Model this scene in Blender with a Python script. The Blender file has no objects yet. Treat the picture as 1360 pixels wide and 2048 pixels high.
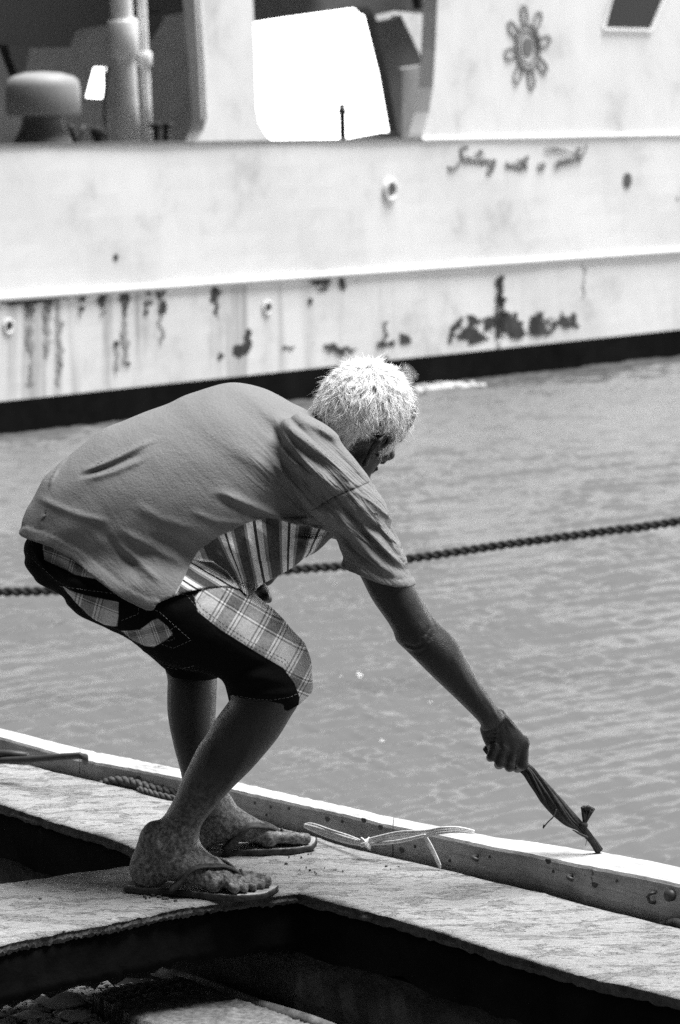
import bpy, bmesh, math, random
import numpy as np
from mathutils import Vector
from mathutils.bvhtree import BVHTree
R = math.radians
rng = np.random.default_rng(7); random.seed(7)
scene = bpy.context.scene
COL = scene.collection

# ------------------------------------------------------------------ camera, world, sun, exposure
F = 7000.0            # focal length in pixels of the 1360x2048 frame
EYE = 1.58            # eye height over the deck boards (z = 0)
HOR = 200.0           # row of the horizon
cam_d = bpy.data.cameras.new('camera'); cam = bpy.data.objects.new('camera', cam_d); COL.objects.link(cam)
cam.location = (0, 0, EYE); cam.rotation_euler = (R(90), 0, 0)
cam_d.sensor_fit = 'VERTICAL'; cam_d.sensor_height = 36.0; cam_d.lens = 36.0 * F / 2048
cam_d.shift_y = -(1024 - HOR) / 2048
cam_d.clip_start = 0.1; cam_d.clip_end = 3000
cam_d.dof.use_dof = True; cam_d.dof.focus_distance = 7.02; cam_d.dof.aperture_fstop = 8.5
scene.camera = cam

SUN_EL, SUN_AZ = R(73), R(78)
HORIZON_GAIN = 15.0                         # added gain of the low band of sky ahead      # azimuth from +Y towards +X: high, from the right and a little behind
world = bpy.data.worlds.new('World'); scene.world = world; world.use_nodes = True
wn = world.node_tree; wn.nodes.clear()
sky = wn.nodes.new('ShaderNodeTexSky'); sky.sky_type = 'NISHITA'; sky.sun_disc = False
sky.sun_elevation = SUN_EL; sky.sun_rotation = SUN_AZ; sky.air_density = 1.0; sky.dust_density = 1.0
bw = wn.nodes.new('ShaderNodeRGBToBW'); bg = wn.nodes.new('ShaderNodeBackground'); wo = wn.nodes.new('ShaderNodeOutputWorld')
bg.inputs['Strength'].default_value = 0.06
wn.links.new(sky.outputs[0], bw.inputs[0]); wn.links.new(bg.outputs[0], wo.inputs[0])
# sky shaped for the light: bright band added low ahead, dimmed behind the camera
def wm(op, a, b=None, clamp=False):
    m = wn.nodes.new('ShaderNodeMath'); m.operation = op; m.use_clamp = clamp
    for i_, x_ in ((0, a), (1, b)):
        if x_ is None: continue
        if isinstance(x_, (int, float)): m.inputs[i_].default_value = x_
        else: wn.links.new(x_, m.inputs[i_])
    return m.outputs[0]
wtc = wn.nodes.new('ShaderNodeTexCoord'); wsp = wn.nodes.new('ShaderNodeSeparateXYZ'); wn.links.new(wtc.outputs['Generated'], wsp.inputs[0])
ahead = wm('ADD', wm('ADD', wm('MULTIPLY', wsp.outputs['Y'], .5), wm('MULTIPLY', wsp.outputs['X'], .25)), .5, True)
low = wm('SUBTRACT', 1.0, wm('DIVIDE', wm('ABSOLUTE', wsp.outputs['Z']), .30), True)
gain = wm('ADD', wm('ADD', .05, wm('MULTIPLY', ahead, .80)), wm('MULTIPLY', wm('MULTIPLY', low, low), wm('MULTIPLY', wm('MULTIPLY', ahead, ahead), HORIZON_GAIN)))
wn.links.new(wm('MULTIPLY', bw.outputs[0], gain), bg.inputs[0])
sl = bpy.data.lights.new('sun', 'SUN'); sun = bpy.data.objects.new('sun', sl); COL.objects.link(sun)
sl.energy = 5.0; sl.angle = R(40); sl.color = (1, 1, 1)
sd = Vector((math.sin(SUN_AZ) * math.cos(SUN_EL), math.cos(SUN_AZ) * math.cos(SUN_EL), math.sin(SUN_EL)))
sun.rotation_euler = sd.to_track_quat('Z', 'Y').to_euler()
scene.view_settings.view_transform = 'Standard'; scene.view_settings.look = 'None'
scene.view_settings.exposure = 0.95; scene.view_settings.gamma = 1.0
scene.cycles.max_bounces = 6; scene.cycles.sample_clamp_indirect = 4
scene.cycles.use_denoising = False

# ------------------------------------------------------------------ helpers
def P(u, v, Y):      return np.array([(u - 680) * Y / F, Y, EYE - (v - HOR) * Y / F])
def Pz(u, v, z):     return P(u, v, (EYE - z) * F / (v - HOR))
def to_px(X, Z, Y=7.0): return 680 + X * F / Y, HOR + (EYE - Z) * F / Y

ORG = {}
def link(name, me, mat=None, parent=None, smooth=True):
    o = bpy.data.objects.new(name, me); COL.objects.link(o)
    if mat: me.materials.append(mat)
    if smooth and len(me.polygons): me.polygons.foreach_set('use_smooth', [True] * len(me.polygons))
    ORG[o] = Vector((0, 0, 0))
    if parent is not None:
        o.parent = parent; o.location = -ORG[parent]
    return o
def mesh_of(name, V, Fc):
    me = bpy.data.meshes.new(name)
    if isinstance(Fc, np.ndarray) and len(Fc):
        n = Fc.shape[1]
        me.vertices.add(len(V)); me.vertices.foreach_set('co', np.asarray(V, np.float32).ravel())
        me.loops.add(Fc.size); me.loops.foreach_set('vertex_index', Fc.astype(np.int32).ravel())
        me.polygons.add(len(Fc)); me.polygons.foreach_set('loop_start', np.arange(0, Fc.size, n, dtype=np.int32))
        me.update(calc_edges=True); me.validate()
    else:
        me.from_pydata([tuple(p) for p in V], [], [tuple(f) for f in Fc]); me.update()
    return me
def thing(name, label, cat, loc=(0, 0, 0), group=None):
    o = bpy.data.objects.new(name, None); COL.objects.link(o); o.location = loc; o.empty_display_size = .1
    ORG[o] = Vector(loc); tag(o, label, cat, group); return o
def tag(o, label=None, cat=None, group=None, kind=None):
    if label: o['label'] = label
    if cat: o['category'] = cat
    if group: o['group'] = group
    if kind: o['kind'] = kind
    return o

class MB:
    """collects loose shapes into one mesh"""
    def __init__(s): s.V = []; s.F = []
    def add(s, V, Fc):
        b = len(s.V); s.V += [tuple(float(c) for c in p) for p in V]; s.F += [tuple(i + b for i in f) for f in Fc]
    def tube(s, pts, r, n=10, cap=True, flat=1.0):
        pts = [np.array(p, float) for p in pts]; m = len(pts); rs = r if hasattr(r, '__len__') else [r] * m
        t0 = pts[1] - pts[0]; t0 /= np.linalg.norm(t0)
        a = np.cross(t0, [0, 0, 1.0]);
        if np.linalg.norm(a) < 1e-3: a = np.cross(t0, [0, 1.0, 0])
        a /= np.linalg.norm(a); V = []
        for i, p in enumerate(pts):
            t = pts[min(i + 1, m - 1)] - pts[max(i - 1, 0)]; t /= np.linalg.norm(t) + 1e-12
            a = a - t * np.dot(a, t); a /= np.linalg.norm(a) + 1e-12; b = np.cross(t, a)
            for k in range(n):
                w = 2 * math.pi * k / n; V.append(p + rs[i] * (a * math.cos(w) + b * math.sin(w) * flat))
        Fc = [(i * n + k, i * n + (k + 1) % n, (i + 1) * n + (k + 1) % n, (i + 1) * n + k) for i in range(m - 1) for k in range(n)]
        if cap: Fc += [tuple(range(n - 1, -1, -1)), tuple((m - 1) * n + k for k in range(n))]
        s.add(V, Fc)
    def prism(s, bottom, top):
        n = len(bottom); s.add(list(bottom) + list(top), [tuple(range(n - 1, -1, -1)), tuple(range(n, 2 * n))] +
                               [(i, (i + 1) % n, n + (i + 1) % n, n + i) for i in range(n)])
    def lathe(s, c, prof, n=32):
        V = []; m = len(prof)
        for r, z in prof:
            for k in range(n): V.append((c[0] + r * math.cos(6.28318 * k / n), c[1] + r * math.sin(6.28318 * k / n), c[2] + z))
        Fc = [(i * n + k, i * n + (k + 1) % n, (i + 1) * n + (k + 1) % n, (i + 1) * n + k) for i in range(m - 1) for k in range(n)]
        Fc += [tuple(range(n - 1, -1, -1)), tuple((m - 1) * n + k for k in range(n))]
        s.add(V, Fc)
    def build(s, name, mat, parent=None, smooth=False, bevel=0):
        o = link(name, mesh_of(name, s.V, s.F), mat, parent, smooth)
        if bevel:
            m = o.modifiers.new('bevel', 'BEVEL'); m.width = bevel; m.segments = 2; m.limit_method = 'ANGLE'
        return o

# ---- materials (everything is grey: the place is seen in black and white)
def mat(name, base=.3, rough=.6, spec=.3, metal=0.0):
    m = bpy.data.materials.new(name); m.use_nodes = True; nt = m.node_tree; b = nt.nodes['Principled BSDF']
    b.inputs['Base Color'].default_value = (base, base, base, 1); b.inputs['Roughness'].default_value = rough
    b.inputs['Specular IOR Level'].default_value = spec; b.inputs['Metallic'].default_value = metal
    return m, nt, b
def N(nt, kind, **kw):
    n = nt.nodes.new(kind)
    for k, v in kw.items():
        if k in n.inputs: n.inputs[k].default_value = v
        else: setattr(n, k, v)
    return n
def coords(nt, scale=(1, 1, 1), rot=(0, 0, 0), loc=(0, 0, 0)):
    tc = nt.nodes.new('ShaderNodeTexCoord'); mp = nt.nodes.new('ShaderNodeMapping')
    mp.inputs['Scale'].default_value = scale; mp.inputs['Rotation'].default_value = rot; mp.inputs['Location'].default_value = loc
    nt.links.new(tc.outputs['Object'], mp.inputs[0]); return mp.outputs[0]
def noise(nt, vec, scale, detail=6, rough=.6, dist=0):
    n = nt.nodes.new('ShaderNodeTexNoise'); n.inputs['Scale'].default_value = scale; n.inputs['Detail'].default_value = detail
    n.inputs['Roughness'].default_value = rough; n.inputs['Distortion'].default_value = dist
    nt.links.new(vec, n.inputs['Vector']); return n.outputs['Fac']
def ramp(nt, fac, stops, interp='LINEAR'):
    r = nt.nodes.new('ShaderNodeValToRGB'); cr = r.color_ramp; cr.interpolation = interp
    while len(cr.elements) < len(stops): cr.elements.new(.5)
    for e, (p, c) in zip(cr.elements, stops): e.position = p; e.color = (c, c, c, 1)
    nt.links.new(fac, r.inputs[0]); return r.outputs[0]
def mix(nt, fac, a, b, mode='MIX'):
    m = nt.nodes.new('ShaderNodeMix'); m.data_type = 'RGBA'; m.blend_type = mode
    for s, x in ((0, fac), (6, a), (7, b)):
        if isinstance(x, (int, float)): m.inputs[s].default_value = x if s == 0 else (x, x, x, 1)
        else: nt.links.new(x, m.inputs[s])
    return m.outputs[2]
def math_(nt, op, a, b=None, clamp=False):
    m = nt.nodes.new('ShaderNodeMath'); m.operation = op; m.use_clamp = clamp
    for s, x in ((0, a), (1, b)):
        if x is None: continue
        if isinstance(x, (int, float)): m.inputs[s].default_value = x
        else: nt.links.new(x, m.inputs[s])
    return m.outputs[0]
def attr(nt, name):
    a = nt.nodes.new('ShaderNodeAttribute'); a.attribute_name = name; return a.outputs['Fac']
def bump(nt, b, h, strength=.3, dist=.01, normal=None):
    n = nt.nodes.new('ShaderNodeBump'); n.inputs['Strength'].default_value = strength; n.inputs['Distance'].default_value = dist
    nt.links.new(h, n.inputs['Height'])
    if normal is not None: nt.links.new(normal, n.inputs['Normal'])
    nt.links.new(n.outputs[0], b.inputs['Normal']); return n.outputs[0]

def m_stone(name, lo, hi, dark, bs=.5):
    m, nt, b = mat(name, .5, .85, .2)
    v = coords(nt); vs = coords(nt, (6, 6, 6), (0, 0, R(20)))
    n1 = noise(nt, v, 3.5, 8, .65); n2 = noise(nt, coords(nt, (1, 3.2, 1), (0, 0, R(-8))), 38, 8, .72, .6); n3 = noise(nt, v, 240, 3, .7)
    n4 = noise(nt, coords(nt, (1, 2.4, 1), (0, 0, R(-8))), 110, 7, .75, .5)
    c = ramp(nt, n2, [(.34, lo * .8), (.44, (lo + hi) / 2), (.60, hi)])
    c = mix(nt, .30, c, ramp(nt, n4, [(.36, lo * .35), (.46, (lo + hi) / 2), (.6, hi)]))
    c = mix(nt, .35, c, ramp(nt, n1, [(.3, lo), (.7, hi)]))
    pits = ramp(nt, noise(nt, coords(nt, (1, 2.6, 1)), 60, 4, .6), [(.245, 1), (.285, 0)])
    c = mix(nt, pits, c, dark)
    fl = ramp(nt, noise(nt, coords(nt, (1, 2.2, 1), (0, 0, R(-8))), 9, 10, .72, .3), [(.535, 0), (.55, 1)])
    fl2 = ramp(nt, noise(nt, coords(nt, (1, 3.0, 1), (0, 0, R(-8)), (3, 1, 0)), 26, 8, .75, .4), [(.60, 0), (.62, 1)])
    c = mix(nt, fl, c, mix(nt, .5, c, (lo + hi) * .28)); c = mix(nt, math_(nt, 'MULTIPLY', fl2, .75), c, lo * .7)
    nt.links.new(c, b.inputs['Base Color'])
    n1 = fl
    h = math_(nt, 'ADD', math_(nt, 'MULTIPLY', fl, -.5), math_(nt, 'MULTIPLY', fl2, -.5)); h = math_(nt, 'ADD', h, math_(nt, 'MULTIPLY', n3, .1)); h = math_(nt, 'ADD', h, math_(nt, 'MULTIPLY', n4, .2)); h0 = h
    h = math_(nt, 'ADD', math_(nt, 'MULTIPLY', n2, 1.0), math_(nt, 'MULTIPLY', n4, .5))
    h = math_(nt, 'ADD', h, h0)
    bump(nt, b, h, bs, .010); return m
def m_rough(name, lo, hi, scale=20, bs=.6, bd=.01, rough=.85, stretch=(1, 1, 1), spec=.2):
    m, nt, b = mat(name, .5, rough, spec)
    v = coords(nt, stretch); n = noise(nt, v, scale, 8, .65, .3); n2 = noise(nt, v, scale * 6, 4, .6)
    nt.links.new(ramp(nt, n, [(.3, lo), (.7, hi)]), b.inputs['Base Color'])
    bump(nt, b, math_(nt, 'ADD', n, math_(nt, 'MULTIPLY', n2, .3)), bs, bd); return m
def m_plain(name, c, rough=.5, spec=.3, bs=.15, scale=60, metal=0):
    m, nt, b = mat(name, c, rough, spec, metal)
    n = noise(nt, coords(nt), scale, 5, .6)
    nt.links.new(ramp(nt, n, [(.3, c * .8), (.7, min(c * 1.15, .95))]), b.inputs['Base Color']); bump(nt, b, n, bs, .004); return m

# ------------------------------------------------------------------ ship plane
S0 = P(0, 870, 2.6 * F / 670); SD = np.array([.582, .813, 0]); SN = np.array([-.813, .582, 0])  # SN points inboard (away from us)
def SH(u, v, off=0.0):
    d = np.array([(u - 680) / F, 1.0, -(v - HOR) / F]); o = np.array([0, 0, EYE]); q = S0 + SN * off
    t = np.dot(q - o, SN) / np.dot(d, SN); return o + d * t
WATER = -1.02
def slab_px(mb, poly, off, th):
    f = [SH(u, v, off) for u, v in poly]; mb.prism(f, [p + SN * th for p in f])
# ------------------------------------------------------------------ water
def build_water():
    nc = 430
    ys = np.concatenate([np.linspace(7.2, 10.5, 40), 10.55 * (46 / 10.55) ** np.linspace(0, 1, 1500), 46.3 * (700 / 46.3) ** np.linspace(0, 1, 110)]); nr = len(ys)
    a = np.linspace(-1, 1, nc); a = np.sign(a) * (.16 * np.abs(a) + 1.1 * np.abs(a) ** 5)
    Y = np.repeat(ys[:, None], nc, 1); X = Y * a[None, :]
    Z = np.zeros_like(X); r = np.random.default_rng(3)
    dy = np.gradient(ys)[:, None]
    for k in range(120):
        L = .055 * (.27 / .055) ** r.random() if k % 12 else r.uniform(.4, 1.0); th = R(-47) + r.normal() * .15 + (0 if r.random() < .85 else 1.4)
        kk = 2 * math.pi / L; amp = .0049 * L ** 1.0 * (.5 + r.random()) * (1 if k % 12 else .55)
        fade = np.clip((L / dy - 1.8) / 1.2, 0, 1)
        ph = kk * (X * math.cos(th) + Y * math.sin(th)) + r.random() * 6.28
        ph = ph + .35 * np.sin(X * 1.3 * r.random() + Y * .8 * r.random() + r.random() * 6)
        s = np.sin(ph); Z += amp * fade * (s + .35 * s * np.abs(s))
    g = 0
    for k in range(14):
        a1 = r.random() * 6.28; q = r.uniform(.6, 3.2); g = g + np.sin(q * (X * math.cos(a1) * 1.6 + Y * math.sin(a1) * .8) + r.random() * 6.28)
    Z = Z * np.clip(.88 + .14 * g, .45, .96)
    V = np.stack([X.ravel(), Y.ravel(), (Z + WATER).ravel()], 1)
    i = np.arange(nr - 1)[:, None] * nc + np.arange(nc - 1)[None, :]; i = i.ravel()
    Fc = np.stack([i, i + 1, i + nc + 1, i + nc], 1)
    m, nt, b = mat('harbour_water', .12, .05, .5)
    b.inputs['IOR'].default_value = 1.33
    v0 = coords(nt, (1, 1, 1), (0, 0, R(-53))); mp = nt.nodes.new('ShaderNodeMapping'); mp.inputs['Scale'].default_value = (1, 3.4, 1); nt.links.new(v0, mp.inputs[0])
    n = noise(nt, mp.outputs[0], 3.6, 5, .6, .25)
    bump(nt, b, n, .35, .02)
    o = link('water', mesh_of('water', V, Fc), m); tag(o, 'rippled grey harbour water', kind='structure')
build_water()

# ------------------------------------------------------------------ ship
def m_hull():
    m, nt, b = mat('white_ship_paint', .8, .45, .3)
    v = coords(nt); zc = nt.nodes.new('ShaderNodeSeparateXYZ'); nt.links.new(v, zc.inputs[0])
    low = ramp(nt, math_(nt, 'ADD', zc.outputs['Z'], 1.5), [(0.0, 1), (1.0, 0)])
    streak = noise(nt, coords(nt, (1.6, 1.6, .10)), 2.6, 5, .6)
    sm = ramp(nt, streak, [(.50, 0), (.66, 1)])
    top = nt.nodes.new('ShaderNodeMapRange'); top.inputs['From Min'].default_value = .02; top.inputs['From Max'].default_value = .0
    nt.links.new(zc.outputs['Z'], top.inputs['Value'])
    xm = nt.nodes.new('ShaderNodeMapRange'); xm.inputs['From Min'].default_value = .8; xm.inputs['From Max'].default_value = -1.2
    nt.links.new(zc.outputs['X'], xm.inputs['Value'])
    f = math_(nt, 'MULTIPLY', math_(nt, 'MULTIPLY', sm, top.outputs[0]), math_(nt, 'ADD', math_(nt, 'MULTIPLY', xm.outputs[0], .75), .12))
    blot = noise(nt, v, 1.1, 7, .68)
    base = ramp(nt, blot, [(.30, .50), (.44, .70), (.60, .76)])
    c = mix(nt, f, base, .22)
    sp = ramp(nt, noise(nt, coords(nt, (1, 1, .6)), 5.5, 8, .7), [(.66, 0), (.76, .35)])
    c = mix(nt, sp, c, .35)
    nt.links.new(c, b.inputs['Base Color'])
    bump(nt, b, noise(nt, coords(nt, (1, 1, .5)), .9, 4), .25, .06)
    return m
M = {}
M['hull'] = m_hull()
M['boot'] = m_rough('black_boot_paint', .003, .010, 3, .3, .01, .9, spec=.03)
M['rust'] = m_rough('rust', .02, .09, 4, .5, .02)
M['dark'] = m_plain('dark_paint', .035, .5); M['mid'] = m_plain('grey_paint', .34, .5, bs=.05, scale=3)
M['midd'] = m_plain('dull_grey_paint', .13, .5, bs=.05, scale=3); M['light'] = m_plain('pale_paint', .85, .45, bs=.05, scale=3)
M['text'] = m_plain('sign_writing_paint', .13, .6)
M['glass'] = mat('window_glass', .03, .5, .08)[0]

def build_ship():
    s0 = S0.copy()
    root = thing('ship', 'white steel ferry moored across the water, with script lettering on its side', 'ship', (s0[0], s0[1], WATER))
    def H(s, z, off=0.0): return np.array([s0[0], s0[1], 0]) + SD * s + SN * off + np.array([0, 0, z])
    ZT, ZL, ZB = SH(0, 295)[2], .03, -.76
    A, B = -14, 34
    def strip(name, z0, z1, material, out=0.0, th=.3, parent=root, a=A, b=B):
        mb = MB(); ss = np.linspace(a, b, 97); V = []; r = np.random.default_rng(int(abs(z0 * 100)) + 5)
        zs = np.linspace(z0, z1, 7)
        for z in zs:
            for s in ss: V.append(H(s, z, -out + .006 * math.sin(s * 2.1 + z * 3) * (0 if out else 1)))
        n = len(ss); Fc = [(i * n + j, i * n + j + 1, (i + 1) * n + j + 1, (i + 1) * n + j) for i in range(6) for j in range(n - 1)]
        k = len(V); V += [H(s, z1, th) for s in ss]; Fc += [(6 * n + j, 6 * n + j + 1, k + j + 1, k + j) for j in range(n - 1)]
        V += [H(s, z0, th) for s in ss]; Fc += [(k + n + j, k + n + j + 1, j + 1, j) for j in range(n - 1)]
        mb.add(V, Fc); return mb.build(name, material, parent, smooth=False)
    hull = strip('hull', ZB, ZL, M['hull'])
    strip('bulwark', ZL + .03, ZT, M['hull'], 0.0, .12)
    boot = strip('waterline_band', WATER - .5, ZB - .002, M['boot'], .012, .3)
    rr = MB(); rr.tube([H(s, ZL + .012, -.015) for s in np.linspace(A, B, 60)], .03, 10); rr.build('rubbing_strake', M['hull'], root, True)
    # cap rail
    cr = MB(); p = [H(A, ZT + .002, -.02), H(B, ZT + .002, -.02), H(B, ZT + .002, .16), H(A, ZT + .002, .16)]
    cr.prism(p, [q + np.array([0, 0, .022]) for q in p]); cr.build('cap_rail', M['midd'], root)
    # pillar between the two openings, flared at its foot
    pl = MB()
    slab_px(pl, [(380, 294), (398, 282), (407, 262), (411, 238), (404, 120), (392, 0), (384, -160), (503, -160), (506, 0), (511, 120), (513, 215), (519, 247), (534, 272), (556, 290)], 0, .14)
    pil = pl.build('pillar', M['hull'], root)
    for du in (0, 9):
        g = MB(); g.tube([SH(384 + du + x, v, -.01) for x, v in ((0, -160), (6, 0), (14, 120), (20, 240))], .012, 6); g.build('pillar_moulding', M['light'], pil)
    # forward superstructure side
    fp = MB(); slab_px(fp, [(843, 283), (846, 268), (858, 225), (866, 175), (871, 100), (875, 0), (878, -180), (2600, -180), (2600, 246)], 0, .16)
    fr = fp.build('superstructure_side', M['hull'], root)
    g = MB(); g.tube([SH(843, 279, -.01), SH(1200, 272, -.01), SH(2600, 245, -.01)], .02, 8); g.build('seam_bead', M['light'], fr)
    w = MB(); slab_px(w, [(1212, 54), (1240, -50), (1345, -50), (1300, 56)], -.012, .05); wi = w.build('window', M['glass'], fr)
    w = MB(); q = [(1208, 58), (1238, -54), (1350, -54), (1304, 61)]; q = [SH(a, b, -.02) for a, b in q] + [SH(1208, 58, -.02)]
    w.tube(q, .012, 6); w.build('window_frame', M['light'], wi)
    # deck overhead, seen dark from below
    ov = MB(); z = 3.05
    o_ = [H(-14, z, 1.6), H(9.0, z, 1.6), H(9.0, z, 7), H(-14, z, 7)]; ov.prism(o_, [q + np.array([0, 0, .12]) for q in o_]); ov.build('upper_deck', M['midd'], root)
    # inboard bulkheads and braces of the far side (real plates, four metres inboard)
    def plate(name, poly, off, material, th=.06, bevel=0): mb = MB(); slab_px(mb, poly, off, th); return mb.build(name, material, root, bevel=bevel)
    plate('back_bulkhead', [(-700, 60), (-700, 330), (470, 330), (470, -120), (232, -120), (232, 330), (214, 330), (214, 190), (172, 192), (190, 133), (224, 133), (224, -120), (-700, -120)][:0] or
          [(-700, -140), (-700, 330), (205, 330), (205, 197), (172, 195), (188, 135), (222, 135), (214, 197), (214, 330), (470, 330), (470, -140)], 3.2, M['mid'])
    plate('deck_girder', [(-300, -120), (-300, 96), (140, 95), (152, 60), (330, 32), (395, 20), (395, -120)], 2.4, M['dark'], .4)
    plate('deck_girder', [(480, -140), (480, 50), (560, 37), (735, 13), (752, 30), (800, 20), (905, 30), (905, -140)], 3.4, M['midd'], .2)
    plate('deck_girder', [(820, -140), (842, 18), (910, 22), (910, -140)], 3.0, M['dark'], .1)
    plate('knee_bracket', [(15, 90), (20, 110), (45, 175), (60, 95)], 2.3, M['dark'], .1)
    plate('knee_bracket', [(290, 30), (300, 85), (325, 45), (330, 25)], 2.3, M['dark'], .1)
    plate('stanchion_plate', [(735, 10), (752, 32), (770, 110), (795, 266), (796, 320), (850, 320), (905, 320), (905, 40), (848, 20), (800, 16)], 4.2, M['light'])
    plate('brace', [(744, 25), (756, 44), (798, 36), (802, 30), (849, 128), (800, 136), (806, 300), (796, 300), (795, 262), (775, 150)], 3.6, M['midd'], .12)
    plate('bulkhead_step', [(804, 138), (852, 128), (852, 320), (804, 320)], 3.9, M['mid'], .1)
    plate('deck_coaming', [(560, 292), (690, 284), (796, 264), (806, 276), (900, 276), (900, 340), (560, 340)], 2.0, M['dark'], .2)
    # stanchions
    def pipe(name, u0, v0, u1, v1, off, r, material, collar=None, n=20):
        a, b = SH(u0, v0, off), SH(u1, v1, off); mb = MB(); mb.tube([a + (b - a) * t for t in np.linspace(0, 1, 5)], r, n); o = mb.build(name, material, root, True)
        if collar:
            mb = MB(); c0, c1 = a + (b - a) * collar[0], a + (b - a) * collar[1]; d = (c1 - c0) / 6
            mb.tube([c0, c0 + d * .3, c1 - d * .3, c1], [r * collar[2] * .93, r * collar[2], r * collar[2], r * collar[2] * .93], n); mb.build('collar', material, o, True)
        return o
    pipe('stanchion', 232, -150, 262, 320, .9, .095, M['light'], (.40, .56, 1.35))
    pipe('stanchion', 276, -150, 298, 320, .9, .042, M['light'], (.54, .60, 1.6))
    pipe('bollard_post', 684, 207, 687, 320, .8, .032, M['dark'], (.10, .18, 1.3))
    pipe('bollard_post', 312, 246, 314, 320, .7, .03, M['dark'], (.0, .15, 1.7)); pipe('bollard_post', 332, 244, 333, 320, .7, .03, M['dark'], (.0, .15, 1.7))
    pipe('handrail', 300, 252, 345, 250, .7, .012, M['dark']); pipe('bollard_post', 196, 255, 197, 320, .7, .04, M['dark'], (.0, .3, 1.6))
    pipe('aerial_rod', 208, 130, 214, 300, 1.2, .01, M['dark'], n=8)
    pipe('brace_rod', 140, 250, 160, 310, .8, .022, M['dark']); pipe('brace_rod', 168, 250, 150, 310, .8, .018, M['dark'])
    # mushroom ventilator
    c = SH(86, 292, .8); s = np.linalg.norm(SH(86, 0, .8)[:2]) / F
    v = MB(); v.lathe(c, [(.30 * .9, -.3), (.27 * .9, .0), (58 * s, 12 * s), (52 * s, 20 * s), (44 * s, 40 * s), (40 * s, 60 * s), (40 * s, 74 * s)], 40); vb = v.build('ventilator_neck', M['midd'], root, True)
    v = MB(); v.lathe(c, [(60 * s, 62 * s), (70 * s, 60 * s), (75 * s, 66 * s), (74 * s, 118 * s), (70 * s, 132 * s), (60 * s, 139 * s), (36 * s, 146 * s), (6 * s, 148 * s)], 40); v.build('ventilator_hood', m_plain('hood_paint', .30, .5, bs=.05), vb, True)
    # scupper ring, oval hole, rivet-like plugs
    def disc(name, u, v_, ru, material, out=.012, ring=None):
        c = SH(u, v_, -out); mb = MB(); q = []
        for k in range(28):
            w = 6.28318 * k / 28; q.append(c + SD * ru * math.cos(w) + np.array([0, 0, ru * math.sin(w)]))
        mb.prism(q, [p + SN * .02 for p in q]); o = mb.build(name, material, root)
        if ring:
            mb = MB(); q = [c + SD * ring * math.cos(w) + np.array([0, 0, ring * math.sin(w)]) for w in np.linspace(0, 6.28318, 33)]
            mb.tube(q, ring * .28, 8, False); mb.build('ring', M['light'], o, True)
        return o
    disc('scupper_hole', 781, 381, .05, M['midd'], .012, .085); disc('fairlead_hole', 1256, 361, .075, M['dark'])
    for u, v_, r_ in ((232, 515, .03), (535, 616, .035), (17, 653, .035), (622, 603, .028), (122, 730, .025), (258, 728, .018), (234, 688, .028), (1355, 398, .02), (497, 664, .03)):
        disc('hull_plug', u, v_, r_, M['rust'], .008, r_ * 1.5 if u in (17, 535) else None)
    # rust patches where the paint is gone: blotchy thin scale standing 4 mm proud
    def inside(poly, x, y):
        c = np.zeros(x.shape, bool); n = len(poly)
        for i in range(n):
            (x1, y1), (x2, y2) = poly[i], poly[(i + 1) % n]
            if y1 == y2: continue
            k = ((y1 > y) != (y2 > y)) & (x < (x2 - x1) * (y - y1) / (y2 - y1) + x1); c ^= k
        return c
    r = np.random.default_rng(11)
    def patch(poly, thr=.0, step=2.0, material=None, name='rust_patch'):
        us = [p[0] for p in poly]; vs = [p[1] for p in poly]
        nu, nv = int((max(us) - min(us) + 16) / step), int((max(vs) - min(vs) + 16) / step)
        gu = min(us) - 8 + np.arange(nu) * step; gv = min(vs) - 8 + np.arange(nv) * step
        U, Vv = np.meshgrid(gu, gv, indexing='ij')
        def vn(sc):
            a = r.normal(size=(int(nu * step / sc) + 3, int(nv * step / sc) + 3)); fu = (U - gu[0]) / sc; fv = (Vv - gv[0]) / sc
            i, j = fu.astype(int), fv.astype(int); a0 = fu - i; b0 = fv - j
            return (a[i, j] * (1 - a0) + a[i + 1, j] * a0) * (1 - b0) + (a[i, j + 1] * (1 - a0) + a[i + 1, j + 1] * a0) * b0
        wob = vn(9) * 4
        ins = inside(poly, U + wob, Vv + vn(9) * 4); keep = ins & ((vn(14) + .5 * vn(6)) > thr)
        mb = MB(); idx = {}
        def vid(i, j):
            if (i, j) not in idx:
                idx[(i, j)] = len(mb.V); mb.V.append(tuple(SH(gu[0] + i * step + .5 * r.normal(), gv[0] + j * step + .5 * r.normal(), -.010)))
            return idx[(i, j)]
        for i, j in zip(*np.nonzero(keep)): mb.F.append((vid(i, j), vid(i, j + 1), vid(i + 1, j + 1), vid(i + 1, j)))
        if mb.F: mb.build(name, material or M['rust'], root)
    patch([(895, 687), (900, 655), (930, 628), (960, 632), (992, 630), (995, 552), (1005, 552), (1007, 625), (1030, 628), (1052, 655), (1075, 618), (1090, 637), (1118, 640), (1122, 612), (1128, 630), (1150, 625), (1152, 650), (1120, 655), (1095, 668), (1060, 668), (1050, 674), (1000, 674), (960, 682)], -.45)
    patch([(462, 705), (470, 690), (490, 685), (492, 662), (500, 662), (500, 705), (480, 712)], -1.2); patch([(436, 706), (448, 706), (447, 714), (437, 713)], -2)
    patch([(562, 694), (602, 690), (604, 698), (570, 701)], -.5); patch([(620, 682), (650, 688), (690, 694), (715, 698), (718, 704), (660, 703), (625, 692)], -.6)
    patch([(752, 682), (785, 680), (790, 692), (756, 695)], -.6); patch([(800, 670), (822, 672), (820, 690), (800, 688)], -1.2)
    patch([(766, 640), (772, 640), (773, 740), (767, 740)], -.4); patch([(994, 552), (1006, 552), (1007, 600), (1008, 674), (993, 674), (996, 610)], -3, name='rust_run')
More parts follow.
